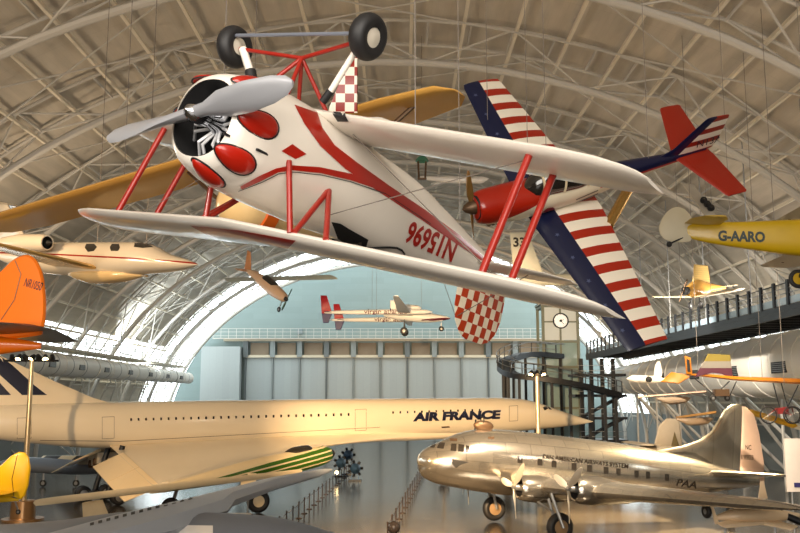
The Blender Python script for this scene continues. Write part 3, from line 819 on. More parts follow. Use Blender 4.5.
# stars on the navy leading edge
ST = mat('pale_star', (70, 78, 110), .4)
tcw = tree_of(cw)
for s in (1, -1):
    for k in range(5):
        y = s*(1.1+k*.8); x = .30-.035*abs(y); v = []
        for q in range(10):
            a = PI*q/5; r = .07 if q % 2 == 0 else .03
            h_ = tcw.ray_cast(Vector((x+r*math.cos(a), y+r*math.sin(a), 2)), Vector((0, 0, -1)))[0]
            v.append((h_ or Vector((x, y, 0)))+Vector((0, 0, .008)))
        h_ = tcw.ray_cast(Vector((x, y, 2)), Vector((0, 0, -1)))[0]
        b = MB(); b.add([h_+Vector((0, 0, .008))]+v, [(0, q+1, (q+1) % 10+1) for q in range(10)]); b.build('star', ST, cr)
ci = CM.inverted(); b = MB(); b.tube([ci @ at(629, 188, 24.9), ci @ at(608, 226, 24.2)], .15, 12); b.build('gear_leg', mat('brass_tube', (190, 150, 84), .25, .8), cr)
# ================================================================== gold high-wing plane behind
GOLD = mat('varnished_gold_fabric', (236, 178, 88), .26, var=.08, scale=1.2, coat=.4)
Pl, Pr = at(-14, 231, 24), at(461, 94, 17)
S_ = (Pl-Pr).normalized(); mid = (Pl+Pr)/2
fw_ = Vector((0, 0, 1)).cross(S_)*-1; fw_.normalize()
if fw_.y > 0: fw_ = -fw_
upv = fw_.cross(S_)
if upv.z < 0: upv = -upv
GMx = frame(mid, fw_, upv)
gr = thing('gold_monoplane', 'long gold-winged plane hanging behind the inverted biplane', 'aeroplane', GMx)
hs = (Pl-Pr).length/2; b = MB()
b.wing([(.3, -hs, 0, .5, .08), (.7, -hs*.96, 0, 1.3, .12), (.85, -hs*.8, 0, 1.7), (.85, 0, 0, 1.7), (.85, hs*.8, 0, 1.7), (.7, hs*.96, 0, 1.3, .12), (.3, hs, 0, .5, .08)]); b.build('wing', GOLD, gr)
nc = GMx.inverted() @ at(228, 199, 16.8)
b = MB(); b.fus([(nc.x, .02, .02, .02, 0), (nc.x-.06, .3, .28, .28, 0), (nc.x-.3, .54, .5, .5, 0), (nc.x-.75, .62, .6, .6, 0), (nc.x-2.2, .55, .6, .6, .05), (nc.x-6, .1, .2, .2, .2)], 24, 30)
for i, v in enumerate(b.v): b.v[i] = (v[0], v[1]+nc.y, v[2]+nc.z)
b.build('fuselage', mat('cream_gold_shell', (236, 200, 140), .3, var=.05, coat=.4), gr)
b = MB(); b.lathe((nc.x-.5, nc.y, nc.z), (-1, 0, 0), [(0, .60), (.02, .64), (.35, .66), (.36, .62)], 28); b.build('cowl_band', mat('orange_paint', (214, 96, 24), .3, coat=.3), gr)
for s in (1, -1):
    b = MB(); b.tube([(nc.x-1.2, nc.y+s*.5, nc.z-.3), (.1, nc.y+s*3., 0)], .05, 8); b.build('wing_strut', BRASS, gr)
b = MB(); b.tube([(nc.x-.3, nc.y-.45, nc.z-.35), (nc.x-.35, nc.y-1.0, nc.z-.3), (nc.x-.45, nc.y-1.6, nc.z-.28)], [.1, .14, .1], 10); b.build('exhaust_pipe', BRASS, gr)
# ================================================================== checkered tail fin of a plane hidden behind the biplane
q0 = at(345, 112, 15.5)
fr = thing('checkered_tail', 'red and white checkered tail fin rising behind the right wheel of the inverted biplane', 'tail fin', q0)
u = 15.5/FPX
b = MB(); prism(b, [(-17*u, 3*u), (-17*u, -1*u), (13*u, -1*u), (13*u, 68*u), (8*u, 68*u), (4*u, 58*u)], (0, 0, 0), (1, 0, 0), (0, 0, 1), .09, r=.93)
b.build('fin', mat('red_white_fin_check', (236, 224, 208), .35, paint=checker_paint((0, 2), .165, (140, 28, 16))), fr)
b = MB(); b.fus([(.9, .05, .05, .05, -.25), (.6, .2, .2, .2, -.3), (0, .28, .28, .28, -.45), (-.7, .3, .3, .3, -.7), (-1., .05, .05, .05, -.8)], 18, 16); b.build('fuselage', JW, fr)
# ================================================================== yellow biplane at the right edge
q0 = at(684, 230, 30); AM = frame(q0, (1, -.06, -.035))
ar = thing('yellow_biplane', 'yellow biplane with cream rudder and dark registration at the right edge', 'aeroplane', AM)
YP = mat('mustard_yellow_paint', (196, 160, 14), .35, var=.06, coat=.3)
b = MB(); b.fus([(-.1, .02, .12, .12, 0), (.3, .08, .24, .32, 0), (2.2, .25, .34, .62, .0), (4., .38, .45, .8, 0), (5.6, .42, .5, .8, 0), (7., .4, .45, .45, 0), (7.4, .1, .1, .1, 0)], 24, 30, e=2.8); af = b.build('fuselage', YP, ar)
CRM = mat('cream_doped_fabric', (206, 196, 168), .5, var=.05)
b = MB(); prism(b, rounded([(.25, -.3), (.3, .3), (.05, .7), (-.3, .78), (-.62, .55), (-.82, .15), (-.8, -.15), (-.55, -.38), (0, -.42)]), (0, 0, 0), (1, 0, 0), (0, 0, 1), .1); b.build('rudder', CRM, ar)
b = MB(); b.wing([(1., -1.4, .22, .7, .06), (1.2, -.9, .22, 1.2, .08), (1.2, .9, .22, 1.2, .08), (1., 1.4, .22, .7, .06)], .08, camber=0); b.build('tailplane', YP, ar)
for z, nm in ((1.0, 'top_wing'), (-.62, 'bottom_wing')):
    b = MB(); b.wing([(4.9+(.4 if z > 0 else 0), -4.4, z+.1, .8, .08), (5.2+(.4 if z > 0 else 0), -4., z+.1, 1.4), (5.2+(.4 if z > 0 else 0), 4., z+.1, 1.4), (4.9+(.4 if z > 0 else 0), 4.4, z+.1, .8, .08)]); b.build(nm, CRM, ar)
for s in (-3, 3):
    for x in (4.3, 5.1): b = MB(); b.tube([(x, s, -.55), (x+.3, s, 1.08)], .05, 6); b.build('interplane_strut', BRASS, ar)
wheel('wheel', ar, (4.05, -.85, -1.45), (0, 1, 0), .33, .14, BLACK, mat('yellow_hub', (214, 168, 30), .4), .6); wheel('wheel', ar, (4.05, .85, -1.45), (0, 1, 0), .33, .14, BLACK, YP, .6)
for s in (-.85, .85): b = MB(); b.tube([(4.05, s, -1.45), (4.4, s*.4, -.5)], .05, 6); b.build('gear_leg', BLKST, ar)
b = MB(); b.tube([(.1, 0, -.2), (-.5, -.1, -.5)], .03, 6); b.ell((-.52, -.1, -.52), (.1, .1, .1), 10, 6); b.build('tail_skid', BLACK, ar)
T = Tracer(ar, af); T.text('registration_letters', 'G-AARO', mat('dark_green_lettering', (38, 52, 42), .5), ar, (718, 241), (47, 1.5), (0, -10.8), bold=.045)
# ================================================================== little cream plane seen from the front
q0 = at(698, 294, 66); cm = thing('cream_light_plane', 'small cream and gold light plane hanging before the black walkway', 'aeroplane', frame(q0, (-.75, -.65, -.05)))
b = MB(); b.wing([(.5, -3.6, .1, .7), (.7, -3.2, .0, 1.2), (.7, 0, -.25, 1.3), (.7, 3.2, .0, 1.2), (.5, 3.6, .1, .7)]); b.build('wing', CREAM, cm)
b = MB(); b.fus([(1.5, .25, .25, .25, .2), (1.2, .42, .4, .4, .2), (0, .5, .9, .5, .2), (-1.4, .35, .5, .3, .4), (-4, .05, .12, .1, .6)], 16, 20); b.build('fuselage', GOLD, cm)
b = MB(); prism(b, [(.6, 0), (.2, 1.3), (-1.6, 1.3), (-1.8, 0)], (0, 0, .9), (1, 0, 0), (0, 0, 1), .2); b.build('cabin_panel', mat('gold_ribbed_panel', (214, 180, 110), .4, paint=panel_paint(3, .16, .7)), cm)
b = MB(); b.wing([(-3.2, -1.2, .65, .6), (-3.2, 1.2, .65, .6)], .08); b.build('tailplane', CREAM, cm)
b = MB(); b.lathe((1.5, 0, .2), (1, 0, 0), [(0, .3), (.25, .32), (.4, .1)], 14); e_ = b.build('engine', DARK, cm)
for sg in (1, -1): b = MB(); blade(b, (1.95, 0, .2), (1, 0, 0), Vector((0, .5, 1))*sg, .9, .16); b.build('propeller_blade', BRASS, e_)
for s in (-.4, .45): wheel('wheel', cm, (.5, s, -.85), (0, 1, 0), .28, .16, BLACK, STEEL, .4); b = MB(); b.tube([(.5, s, -.85), (.4, s*.6, -.1)], .05, 6); b.build('gear_leg', BLKST, cm)
# ================================================================== twin-boom white jet
def wpos(px, py, Y): return at(px, py, Y)
q0 = at(412, 318, 95); vm = thing('twin_boom_jet', 'white twin-boom jet with two red and navy tail fins', 'aeroplane', frame(q0, (1, -.05, .0)))
JWH = mat('satin_white_paint', (240, 238, 232), .35, var=.03)
b = MB(); b.fus([(4., .02, .02, .02, 0), (3.6, .25, .18, .2, 0), (2.4, .5, .42, .45, 0), (.5, .62, .75, .55, .1), (-1.2, .5, .7, .5, .25), (-3., .12, .2, .2, .4)], 20, 26); b.build('fuselage', JWH, vm)
b = MB(); b.fus([(1.0, .02, .02, .02, 1.05), (.6, .35, .3, .3, 1.05), (-.8, .4, .36, .3, 1.1), (-1.8, .2, .2, .2, 1.1)], 16, 14); b.build('engine_pod', JWH, vm)
b = MB(); prism(b, [(-1.0, .9), (-1.9, 1.9), (-2.3, 1.9), (-2.3, .6)], (0, 0, 0), (1, 0, 0), (0, 0, 1), .15); b.build('centre_fin', JWH, vm)
b = MB(); b.wing([(-.6, -16, .5, .5), (.2, 0, .2, 1.6), (-.6, 16, .5, .5)], .13); b.build('wing', JWH, vm)
DRL = mat('dark_red_letters', (86, 22, 34), .4); VR = mat('airline_red', (176, 26, 40), .35); VN = mat('airline_navy', (40, 36, 96), .35)
for s in (1, -1):
    yy = s*3.0; z0 = .1 if s > 0 else .35
    b = MB(); b.fus([(2.2, .02, .02, .02, 0), (1.4, .22, .24, .24, 0), (-2, .26, .28, .28, 0), (-8.6, .1, .14, .14, 0), (-9.2, .02, .03, .03, 0)], 14, 24); b.v = [(v[0], v[1]+yy, v[2]+z0) for v in b.v]; bo = b.build('tail_boom', JWH, vm)
    xx = -8.0 if s > 0 else -8.6
    b = MB(); prism(b, [(xx+.5, -.1), (xx-.1, 1.75), (xx-.75, 1.75), (xx-.6, -.1)], (0, yy, z0), (1, 0, 0), (0, 0, 1), .12); b.build('fin', VR, bo)
    b = MB(); prism(b, [(xx+.5, -.1), (xx+.1, -1.1), (xx-.45, -1.1), (xx-.6, -.1)], (0, yy, z0), (1, 0, 0), (0, 0, 1), .12); b.build('ventral_fin', VN, bo)
    b = MB(); b.wing([(xx+.3, yy-.9, z0, .5), (xx+.5, yy, z0, .8), (xx+.3, yy+.9, z0, .5)], .08); b.build('tailplane', VN, bo)
    T = Tracer(vm, bo)
    if s < 0: text_obj('lettering', 'virgin atlantic', .7, DRL, bo, (-2.6, yy-1, z0+.02), (1, 0, 0), (0, 0, 1), .01, tree=tree_of(bo), width=4.4)
    else: text_obj('lettering', 'virgin atlantic', .7, DRL, bo, (-2.0, yy-1, z0), (1, 0, 0), (0, 0, 1), .01, tree=tree_of(bo), width=4.4)
b = MB(); b.fus([(4.02, .02, .03, .1, -.02), (3.6, .26, .02, .22, -.02), (2.4, .52, .02, .3, -.1), (1.2, .55, .02, .2, -.2), (.6, .3, .02, .1, -.3)], 16, 14); b.build('dark_red_chin', mat('airline_dark_red', (96, 16, 34), .35), vm)
for x, y in ((3.1, 0), (-.8, -1.2), (-.8, 1.2)):
    wheel('wheel', vm, (x, y, -1.15 if x > 2 else -1.45), (0, 1, 0), .28 if x > 2 else .4, .2, BLACK, STEEL, .4); b = MB(); b.tube([(x, y, -1.2), (x, y*.5, -.2)], .06, 6); b.build('gear_leg', STEEL, vm)
# ================================================================== small propeller plane near the arch
pt, pn = at(246, 271, 86), at(286, 299, 81)
fwv = (pn-pt).normalized(); cs = thing('small_touring_plane', 'small faded propeller plane diving in front of the bright arch window', 'aeroplane', frame(pt, fwv, (0, 0, 1)))
L = (pn-pt).length; FD = mat('faded_pink_cream', (214, 178, 146), .4, var=.06)
b = MB(); b.fus([(L, .1, .1, .1, 0), (L-.3, .42, .4, .4, 0), (L*.7, .55, .65, .55, 0), (L*.4, .45, .6, .45, .05), (0, .06, .2, .15, .1)], 18, 22); b.build('fuselage', FD, cs)
wv = at(334, 277, 80)-at(226, 280, 86); wl = cs.matrix_world.inverted().to_3x3() @ wv; wl.normalize(); hsp = wv.length/2
wc = cs.matrix_world.inverted() @ ((at(334, 277, 80)+at(226, 280, 86))/2)
b = MB(); b.rings([[wc+wl*(k*hsp)+Vector((.6*c, 0, 0))+Vector((0, 0, .1*d)) for c, d in ((1, 0), (.5, 1), (-.8, .2), (-1, 0), (-.8, -.2), (.5, -.4))] for k in (-1, -.97, 0, .97, 1)]); b.build('wing', mat('grey_wing_underside', (150, 156, 150), .5), cs)
b = MB(); prism(b, [(.9, 0), (-.1, 1.7), (-.7, 1.7), (-.3, -.1)], (0, 0, .2), (1, 0, 0), (0, 0, 1), .12); b.build('fin', mat('faded_orange_fin', (190, 130, 84), .4), cs)
b = MB(); b.wing([(.4, -1.3, .1, .6), (.6, 0, .1, .9), (.4, 1.3, .1, .6)], .08); b.build('tailplane', FD, cs)
b = MB(); b.fus([(L*.8, .02, .02, .02, .5), (L*.68, .4, .35, .05, .45), (L*.5, .4, .4, .05, .5), (L*.38, .05, .05, .05, .5)], 14, 12); b.build('canopy', GLASS, cs)
hb = MB(); hb.lathe((L-.1, 0, 0), (1, 0, 0), [(0, .2), (.3, .14), (.45, 0)], 12); ho = hb.build('spinner', BLACK, cs)
for sg in (1, -1): b = MB(); blade(b, (L+.15, 0, 0), (1, 0, 0), Vector((0, .2, 1))*sg, 1.1, .2); b.build('propeller_blade', mat('green_grey_blade', (60, 86, 74), .4), ho)
wheel('wheel', cs, (L-.6, 0, -1.25), (0, 1, 0), .25, .16, BLACK, STEEL, .4); b = MB(); b.tube([(L-.6, 0, -1.2), (L-.5, 0, -.3)], .05, 6); b.build('gear_leg', STEEL, cs)
# ================================================================== white business jet at the left
q0 = at(198, 262, 36); lm = thing('business_jet', 'cream business jet with red pinstripe hanging at the left edge', 'aeroplane', frame(q0, (.866, -.5, -.085)))
def jet_paint(t, tc, c):
    o = xyz(t, tc); k = t.m('ABSOLUTE', t.m('SUBTRACT', o[2], t.m('MULTIPLY_ADD', o[0], -.03, -.06)))
    return t.mix(t.m('LESS_THAN', k, .035), c, lin((140, 36, 26)))
LJ = mat('business_jet_paint', (206, 194, 174), .25, var=.03, paint=jet_paint, coat=.4)
b = MB(); b.fus([(0, .02, .02, .02, -.1), (-.5, .26, .18, .18, -.1), (-1.6, .52, .4, .36, -.08), (-2.6, .7, .72, .5, -.03), (-3.4, .78, .82, .6, .0), (-8, .78, .82, .66, .0), (-10.5, .5, .6, .6, .15), (-13, .1, .2, .2, .3)], 28, 40); lf = b.build('fuselage', LJ, lm)
b = MB(); b.fus([(-3.0, .1, .05, .05, -.6), (-4.2, .5, .2, .3, -.6), (-5.8, .6, .2, .4, -.62), (-7.0, .4, .1, .25, -.6), (-7.8, .05, .02, .05, -.5)], 18, 20); b.build('belly_fairing', mat('tan_gloss', (206, 176, 126), .25, coat=.4), lm)
T = Tracer(lm, lf)
for P in ([(86, 244), (94, 244), (97, 247), (94, 251), (88, 252), (85, 248)], [(112, 244), (119, 244), (120, 248), (118, 251), (111, 251), (110, 247)]):
    b = MB(); T.patch(b, P, .012); b.build('cabin_window', GLASS, lm)
b = MB(); T.patch(b, [(135, 242), (146, 242), (153, 247), (143, 248), (134, 247)], .012); b.build('windscreen', GLASS, lm)
for s in (1, -1):
    nb = MB(); nb.lathe((-7.7, s*1.25, .62), (-1, 0, 0), [(0, .28), (.0, .33), (.25, .38), (1.8, .4), (3., .26)], 20); no = nb.build('engine_nacelle', LJ, lm)
    b = MB(); b.lathe((-7.75, s*1.25, .62), (-1, 0, 0), [(0, .29), (.3, .28), (.35, 0)], 16); b.build('intake', DARK, no)
    b = MB(); b.lathe((-7.66, s*1.25, .62), (-1, 0, 0), [(-.3, 0), (.0, .12)], 12); b.build('intake_cone', DARK, no)
b = MB(); b.wing([(-6.3, -5.2, .1, 1.4), (-5.0, 0, -.42, 2.8), (-6.0, 3.2, -.3, 1.8)], .1); b.build('wing', mat('gold_wing_paint', (226, 186, 110), .2, .4), lm)  # plain gold colour over the whole wing
b = MB(); prism(b, [(-10.2, .4), (-12.6, 2.8), (-14, 2.8), (-13, .3)], (0, 0, 0), (1, 0, 0), (0, 0, 1), .2); b.build('fin', LJ, lm)
b = MB(); b.wing([(-12.8, -2.2, 2.7, .7), (-12.4, 0, 2.7, 1.3), (-12.8, 2.2, 2.7, .7)], .1); b.build('tailplane', LJ, lm)
# ================================================================== orange tail at the left edge
u = 16/FPX; q0 = at(0, 330, 16); om = thing('orange_tail_plane', 'orange plane tail with black tailplane at the left edge', 'aeroplane', q0)
OR = mat('racing_orange', (228, 112, 14), .28, var=.05, coat=.4)
pts = [(-75, 0), (-60, 16), (-28, 42), (-4, 58), (8, 70), (20, 76), (31, 72), (39, 58), (43, 40), (45, 18), (43, 0), (36, -6), (-20, -10)]
b = MB(); prism(b, rounded([(p[0]*u, p[1]*u) for p in pts]), (0, 0, 0), (1, 0, 0), (0, 0, 1), .12, r=.95); fo = b.build('fin', OR, om)
b = MB(); b.fus([(.75, .02, .05, .05, -.28), (.2, .14, .12, .16, -.25), (-1.6, .4, .35, .45, -.2), (-3, .5, .5, .5, -.15)], 18, 16); b.build('fuselage', OR, om)
b = MB(); b.tube([(2*u, -.065, 10*u), (14*u, -.065, 30*u), (19*u, -.065, 56*u), (12*u, -.065, 70*u)], .008, 5); b.build('hinge_line', BRASS, om)
b = MB()
def rowp(y, x0, x1, z, th): return [(x0, y, z), ((x0*2+x1)/3, y, z+th), ((x0+x1)/2, y, z+th*.8), (x1, y, z), ((x0+x1)/2, y, z-th*.9)]
b.rings([rowp(-2.0, .5, 1.12, -.05, .02), rowp(-1.7, .1, 1.24, -.04, .06), rowp(-.6, -.9, 1.1, -.01, .09), rowp(0, -1.1, 1., .0, .1), rowp(1.6, -.3, .8, -.08, .05), rowp(2., .3, .7, -.08, .02)])
b.build('tailplane', [mat('black_orange_tailplane', (30, 24, 22), .3, paint=lambda t, tc, c: t.mix(t.m('GREATER_THAN', xyz(t, tc)[0], 1.1), c, lin((226, 84, 40))))], om)
text_obj('registration_number', 'NR1050', .22, NAVY, om, (32*u, -2, 45*u), (1, 0, -.28), (.28, 0, 1), .0, tree=tree_of(fo), width=.32, off=.012)
# ================================================================== far glider tail with race number
q0 = at(519, 250, 62); gl = thing('glider_tail', 'pale far tail fin with a dark number behind the biplane wing struts', 'tail fin', q0); u = 62/FPX
b = MB(); prism(b, [(-9*u, 18*u), (9*u, 18*u), (26*u, -28*u), (-6*u, -28*u)], (0, 0, 0), (1, 0, 0), (0, 0, 1), .2); b.build('fin', mat('pale_grey_fin', (168, 170, 160), .5), gl)
text_obj('race_number', '33', .9, DARK, gl, (0, -.2, 7*u), (1, 0, 0), (0, 0, 1), .03, width=12*u)
b = MB(); b.fus([(0, .3, .3, .3, -2.2), (3, .4, .4, .4, -2.1), (6, .1, .1, .1, -2.)], 14, 10); b.build('fuselage', MATS['pale_grey_fin'], gl)
# ================================================================== polished four-engined airliner
def bare_paint(t, tc, c):
    o = xyz(t, tc)
    cv = t.n('ShaderNodeCombineXYZ'); t.l(o[0], cv.inputs[0]); t.l(t.m('MULTIPLY', t.m('ARCTAN2', o[2], o[1]), 1.7), cv.inputs[1])
    br = t.n('ShaderNodeTexBrick'); t.l(cv.outputs[0], br.inputs['Vector']); br.inputs['Scale'].default_value = 1
    br.inputs['Brick Width'].default_value = 1.5; br.inputs['Row Height'].default_value = .62; br.inputs['Mortar Size'].default_value = .012
    br.inputs['Color1'].default_value = (*c, 1); br.inputs['Color2'].default_value = (*[x*.8 for x in c], 1); br.inputs['Mortar'].default_value = (*[x*.4 for x in c], 1)
    return br.outputs[0]
BARE = mat('bare_polished_metal', (222, 214, 200), .2, .93, var=.14, scale=1.2, paint=bare_paint)
BAREW = mat('bare_wing_metal', (220, 212, 198), .27, .88, var=.1, scale=1., paint=panel_paint(1.4, .6, .55, (0, 1)))
BM = rotm(((-.95, .297, .096), (-.295, -.955, .03), (.101, .0, .995)), (.61, 50.47, 4.28))
f_ = Vector((-.95, -.295, .101)); BM = frame((1.0, 50.3, 4.3), f_, (0, .0, 1))
br_ = thing('silver_airliner', 'polished silver four-engined propeller airliner parked on the floor', 'aeroplane', BM)
b = MB(); b.fus([(0, .05, .05, .05, -.35), (-.12, .5, .45, .5, -.33), (-.5, .92, .75, .92, -.28), (-1.3, 1.3, 1.05, 1.3, -.15), (-2.2, 1.52, 1.42, 1.5, -.05), (-3.4, 1.66, 1.72, 1.66, 0), (-5.5, 1.75, 1.84, 1.75, 0), (-12, 1.72, 1.75, 1.72, 0), (-15.5, 1.4, 1.4, 1.35, .1), (-19, .8, .8, .85, .25), (-22.2, .12, .3, .3, .3)], 36, 60); bf = b.build('fuselage', BARE, br_)
T = Tracer(br_, bf)
for i, (x, y) in enumerate(((520, 459.5), (540, 462), (554, 464), (574, 466.5), (589.5, 468.5), (606, 470.5), (618.5, 472), (636.5, 474), (648, 475), (667, 477.5))):
    w = 2.4 if i < 6 else 2.0
    b = MB(); T.patch(b, [(x-w, y-3.6), (x+w, y-3.4), (x+w, y+3.6), (x-w, y+3.4)], .015, 2, mirror=False, rings=2); b.build('cabin_window', GLASS, br_)
for P in ([(429.5, 447), (433, 442), (437, 442.3), (434, 447.5)], [(437, 448), (439.5, 442.4), (445, 443), (443.5, 448.6)], [(450.5, 450.5), (451.5, 443.7), (456.5, 444), (456.3, 451.2)], [(458, 451.4), (458.5, 444.2), (464.2, 444.9), (464, 452)], [(465.7, 452), (466, 445.2), (469, 446), (470.2, 449), (468.5, 452)]):
    b = MB(); T.patch(b, P, .02, 3, mirror=False, rings=2); b.build('cockpit_window', GLASS, br_)
b = MB(); T.patch(b, [(452, 459), (469, 462), (460, 465), (456, 468), (452, 464)], .015, 3, mirror=False); b.build('nose_scoop', DARK, br_)
for P in ([(450, 438.5), (457, 438.8), (457, 441), (450, 441)], [(488, 437), (494, 437), (494, 439), (488, 439)]):
    b = MB(); T.patch(b, P, .02, 2, mirror=False); b.build('roof_hatch', BRASS, br_)
b = MB(); b.ell((-3.7, 0, 1.95), (.62, .24, .3), 14, 8); b.build('antenna_pod', BRASS, br_)
b = MB(); b.tube([(-3.2, 0, 1.6), (-3.2, 0, 2.25)], .05, 6); b.tube([(-3.6, .22*math.sin(a), 2.25+.22*math.cos(a)) for a in [2*PI*k/12 for k in range(13)]], .03, 5); b.build('loop_antenna', BLKST, br_)
T.text('flank_lettering', 'PAN AMERICAN AIRWAYS SYSTEM', mat('dark_lettering', (30, 24, 18), .9, spec=.1), br_, (543, 458.5), (85, 10), (.2, -4.4), mirror=False, bold=.01)
T.text('tail_script', 'PAA', MATS['dark_lettering'], br_, (676, 485.5), (20, 3), (2.5, -7), mirror=False)
# wing
b = MB(); S = [(-4.9, 0, -1.05, 5.9, .17), (-5.1, 2.2, -1.0, 5.7, .17), (-6.2, 7.2, -.8, 5.0, .18), (-8.6, 15.6, -.35, 3.1, .15), (-9.3, 16.9, -.28, 2.3, .12), (-10.2, 17.5, -.25, 1.0, .08)]
b.wing([(q[0], -q[1], *q[2:]) for q in S[:0:-1]]+S); b.build('wing', BAREW, br_)
# fin, rudder, tailplane
b = MB(); b.wing([(-13.2, 0, .9, 7.7, .05), (-15.0, 0, 1.55, 5.9, .06), (-16.6, 0, 1.95, 4.3, .08), (-17.8, 0, 2.4, 3.1, .11), (-18.6, 0, 2.95, 2.3, .13), (-19.1, 0, 3.7, 1.8, .14), (-19.5, 0, 4.35, 1.4, .13), (-19.95, 0, 4.7, .95, .11), (-20.4, 0, 4.84, .45, .1)], .1, True); b.build('fin', BARE, br_)
b = MB(); b.wing([(-20.8, 0, .1, 1.85, .13), (-20.82, 0, 1.4, 1.75, .13), (-20.85, 0, 3.2, 1.3, .14), (-20.85, 0, 4.3, .9, .14), (-20.8, 0, 4.74, .3, .14)], .1, True); ru = b.build('rudder', mat('pinkish_silver_fabric', (206, 176, 156), .5, .15, var=.06), br_)
T2 = Tracer(br_, ru); LT = MATS['dark_lettering']
T2.text('tail_number', 'NC', LT, br_, (745, 449.5), (6, .4), (0, -4.8), mirror=False, bold=.01); T2.text('tail_number', '19903', LT, br_, (741.5, 459.5), (11.5, .6), (0, -5), mirror=False, bold=.01)
b = MB(); b.wing([(-19.4, -5.4, .85, .9, .08), (-18.9, -4.9, .82, 1.9), (-17.9, 0, .55, 3.2), (-18.9, 4.9, .82, 1.9), (-19.4, 5.4, .85, .9, .08)], .1, camber=0); b.build('tailplane', BAREW, br_)
# engines
for (ex, ey, ez) in ((-4.38, 3.3, -1.09), (-5.56, 7.08, -.74)):
    for s in (1, -1):
        c = (ex, s*ey, ez)
        nb = MB(); nb.lathe(c, (-1, 0, 0), [(.25, .47), (.2, .54), (.3, .62), (.6, .69), (1.3, .72), (1.9, .66), (3.2, .5), (4.2, .2), (4.4, .02)], 26); no = nb.build('engine_nacelle', BARE, br_)
        MB().lathe(c, (-1, 0, 0), [(.26, .5), (.6, .48), (.65, 0)], 20).build('engine_front', DARK, no)
        MB().lathe(c, (-1, 0, 0), [(-.22, .02), (-.15, .12), (.2, .16), (.6, .2)], 16).build('propeller_hub', STEEL, no)
        for k in range(3):
            a = 2*PI*k/3 + (.35 if ey < 5 else .2); b = MB(); blade(b, (ex+.08, s*ey, ez), (1, 0, 0), Vector((0, math.sin(a), -math.cos(a))), 1.66, .36, .03, .1, .9)
            b.build('propeller_blade', mat('satin_blade', (226, 216, 198), .35, .5), no)
        b = MB(); b.tube([(ex-2.2, s*ey+.35, ez-.35), (ex-3.6, s*ey+.3, ez-.25)], [.1, .07], 8); b.build('exhaust_pipe', BRASS, no)
# gear
for s in (1, -1):
    wheel('wheel', br_, (-6.6, s*4.3, -2.86), (0, 1, 0), .74, .5, BLACK, mat('tan_wheel_hub', (170, 140, 104), .4, .4), .52)
    for dy in (-.42, .42): MB().tube([(-6.6, s*4.3+dy, -2.86), (-6.0, s*4.+dy*.6, -1.2)], .09, 8).build('gear_leg', STEEL, br_)
    MB().tube([(-6.4, s*4., -2.2), (-4.9, s*3.3, -1.3)], .05, 8).build('drag_brace', STEEL, br_)
wheel('tail_wheel', br_, (-20.2, 0, -1.62), (0, 1, 0), .3, .2, BLACK, STEEL, .5); MB().tube([(-20.2, 0, -1.5), (-19.8, 0, -.3)], .09, 8).build('tail_gear_leg', STEEL, br_)
# ================================================================== white delta airliner
CF = Vector((.863, .505, .011)); CO = (19, 90, 6.0)
cn = thing('delta_airliner', 'long white needle-nosed delta airliner across the hall behind the silver airliner', 'aeroplane', frame(CO, CF))
CW = mat('airliner_white', (236, 222, 196), .24, var=.03, scale=.5, coat=.4)
b = MB(); b.fus([(0, .03, .03, .03, -.80), (-.6, .16, .16, .16, -.78), (-2.5, .5, .5, .5, -.62), (-5, .92, .95, .9, -.38), (-7, 1.18, 1.32, 1.2, -.18), (-9, 1.36, 1.55, 1.42, -.05), (-12, 1.44, 1.66, 1.6, 0), (-30, 1.46, 1.7, 1.68, 0), (-46, 1.44, 1.66, 1.66, 0), (-52, 1.2, 1.4, 1.3, .2), (-61.5, .08, .1, .1, 1.)], 36, 80, e=2.15); cfu = b.build('fuselage', CW, cn)
T = Tracer(cn, cfu)
def win(px, py, w, h):
    b = MB(); T.patch(b, [(px-w, py-h), (px+w, py-h), (px+w, py+h), (px-w, py+h)], .02, 2, mirror=False, rings=1); b.build('cabin_window', GLASS, cn)
for k in range(30): x = 131+k*7.5; win(x, 419.6-(x-131)*.0235, .9, 1.3)
for k in range(13): x = 393+k*7.2; win(x, 412.6-(x-393)*.03, .8, 1.1)
b = MB(); T.patch(b, [(542.5, 407.5), (546, 406.3), (548, 408.6), (544.5, 410.6)], .03, 3, mirror=True); b.build('cockpit_window', GLASS, cn); b = MB(); T.patch(b, [(547, 406.6), (549.5, 407.4), (551.8, 410), (549, 409.4)], .03, 3, mirror=True); b.build('cockpit_window', GLASS, cn)
for P in ([(102, 417), (114, 416.5), (114, 438), (102, 438.5)], [(17, 418), (31, 417.5), (31, 438), (17, 438.5)], [(355, 409.5), (366, 409), (366, 430), (355, 430.5)], [(509, 406), (517.5, 405.5), (517.5, 420.5), (509, 421)]):
    b = MB()
    for i in range(4):
        a, c = P[i], P[(i+1) % 4]; d = (.35, 0) if abs(a[0]-c[0]) < 3 else (0, .35)
        T.strip(b, [a, c], [(a[0]+d[0], a[1]+d[1]), (c[0]+d[0], c[1]+d[1])], .015, mirror=False, across=1)
    b.build('door_outline', BRASS, cn)
T.text('airline_lettering', 'AIR FRANCE', NAVY, cn, (412.5, 421.6), (87, -2.6), (1.2, -9), bold=.06, off=.06, mirror=False)
b = MB(); T.patch(b, [(441, 426.5), (449, 426), (450, 427.4), (442, 428)], .02, 2, mirror=False); b.build('dark_vent', BRASS, cn)
b = MB(); T.strip(b, [(40, 440), (120, 441), (250, 434), (380, 427)], [(40, 440.5), (120, 441.5), (250, 434.4), (380, 427.4)], .01, mirror=False, across=1); b.build('panel_seam', BRASS, cn)
LEs = [(.5, 12), (.9, 19), (1.24, 22.8), (2.2, 27.1), (4.1, 33.2), (6.9, 36.9), (9.7, 40.8), (11.1, 43.), (12.1, 44.6), (12.5, 45.5)]
wz_ = lambda t: -1.35-2.1*(t/13)
TE = lambda t: 46.6
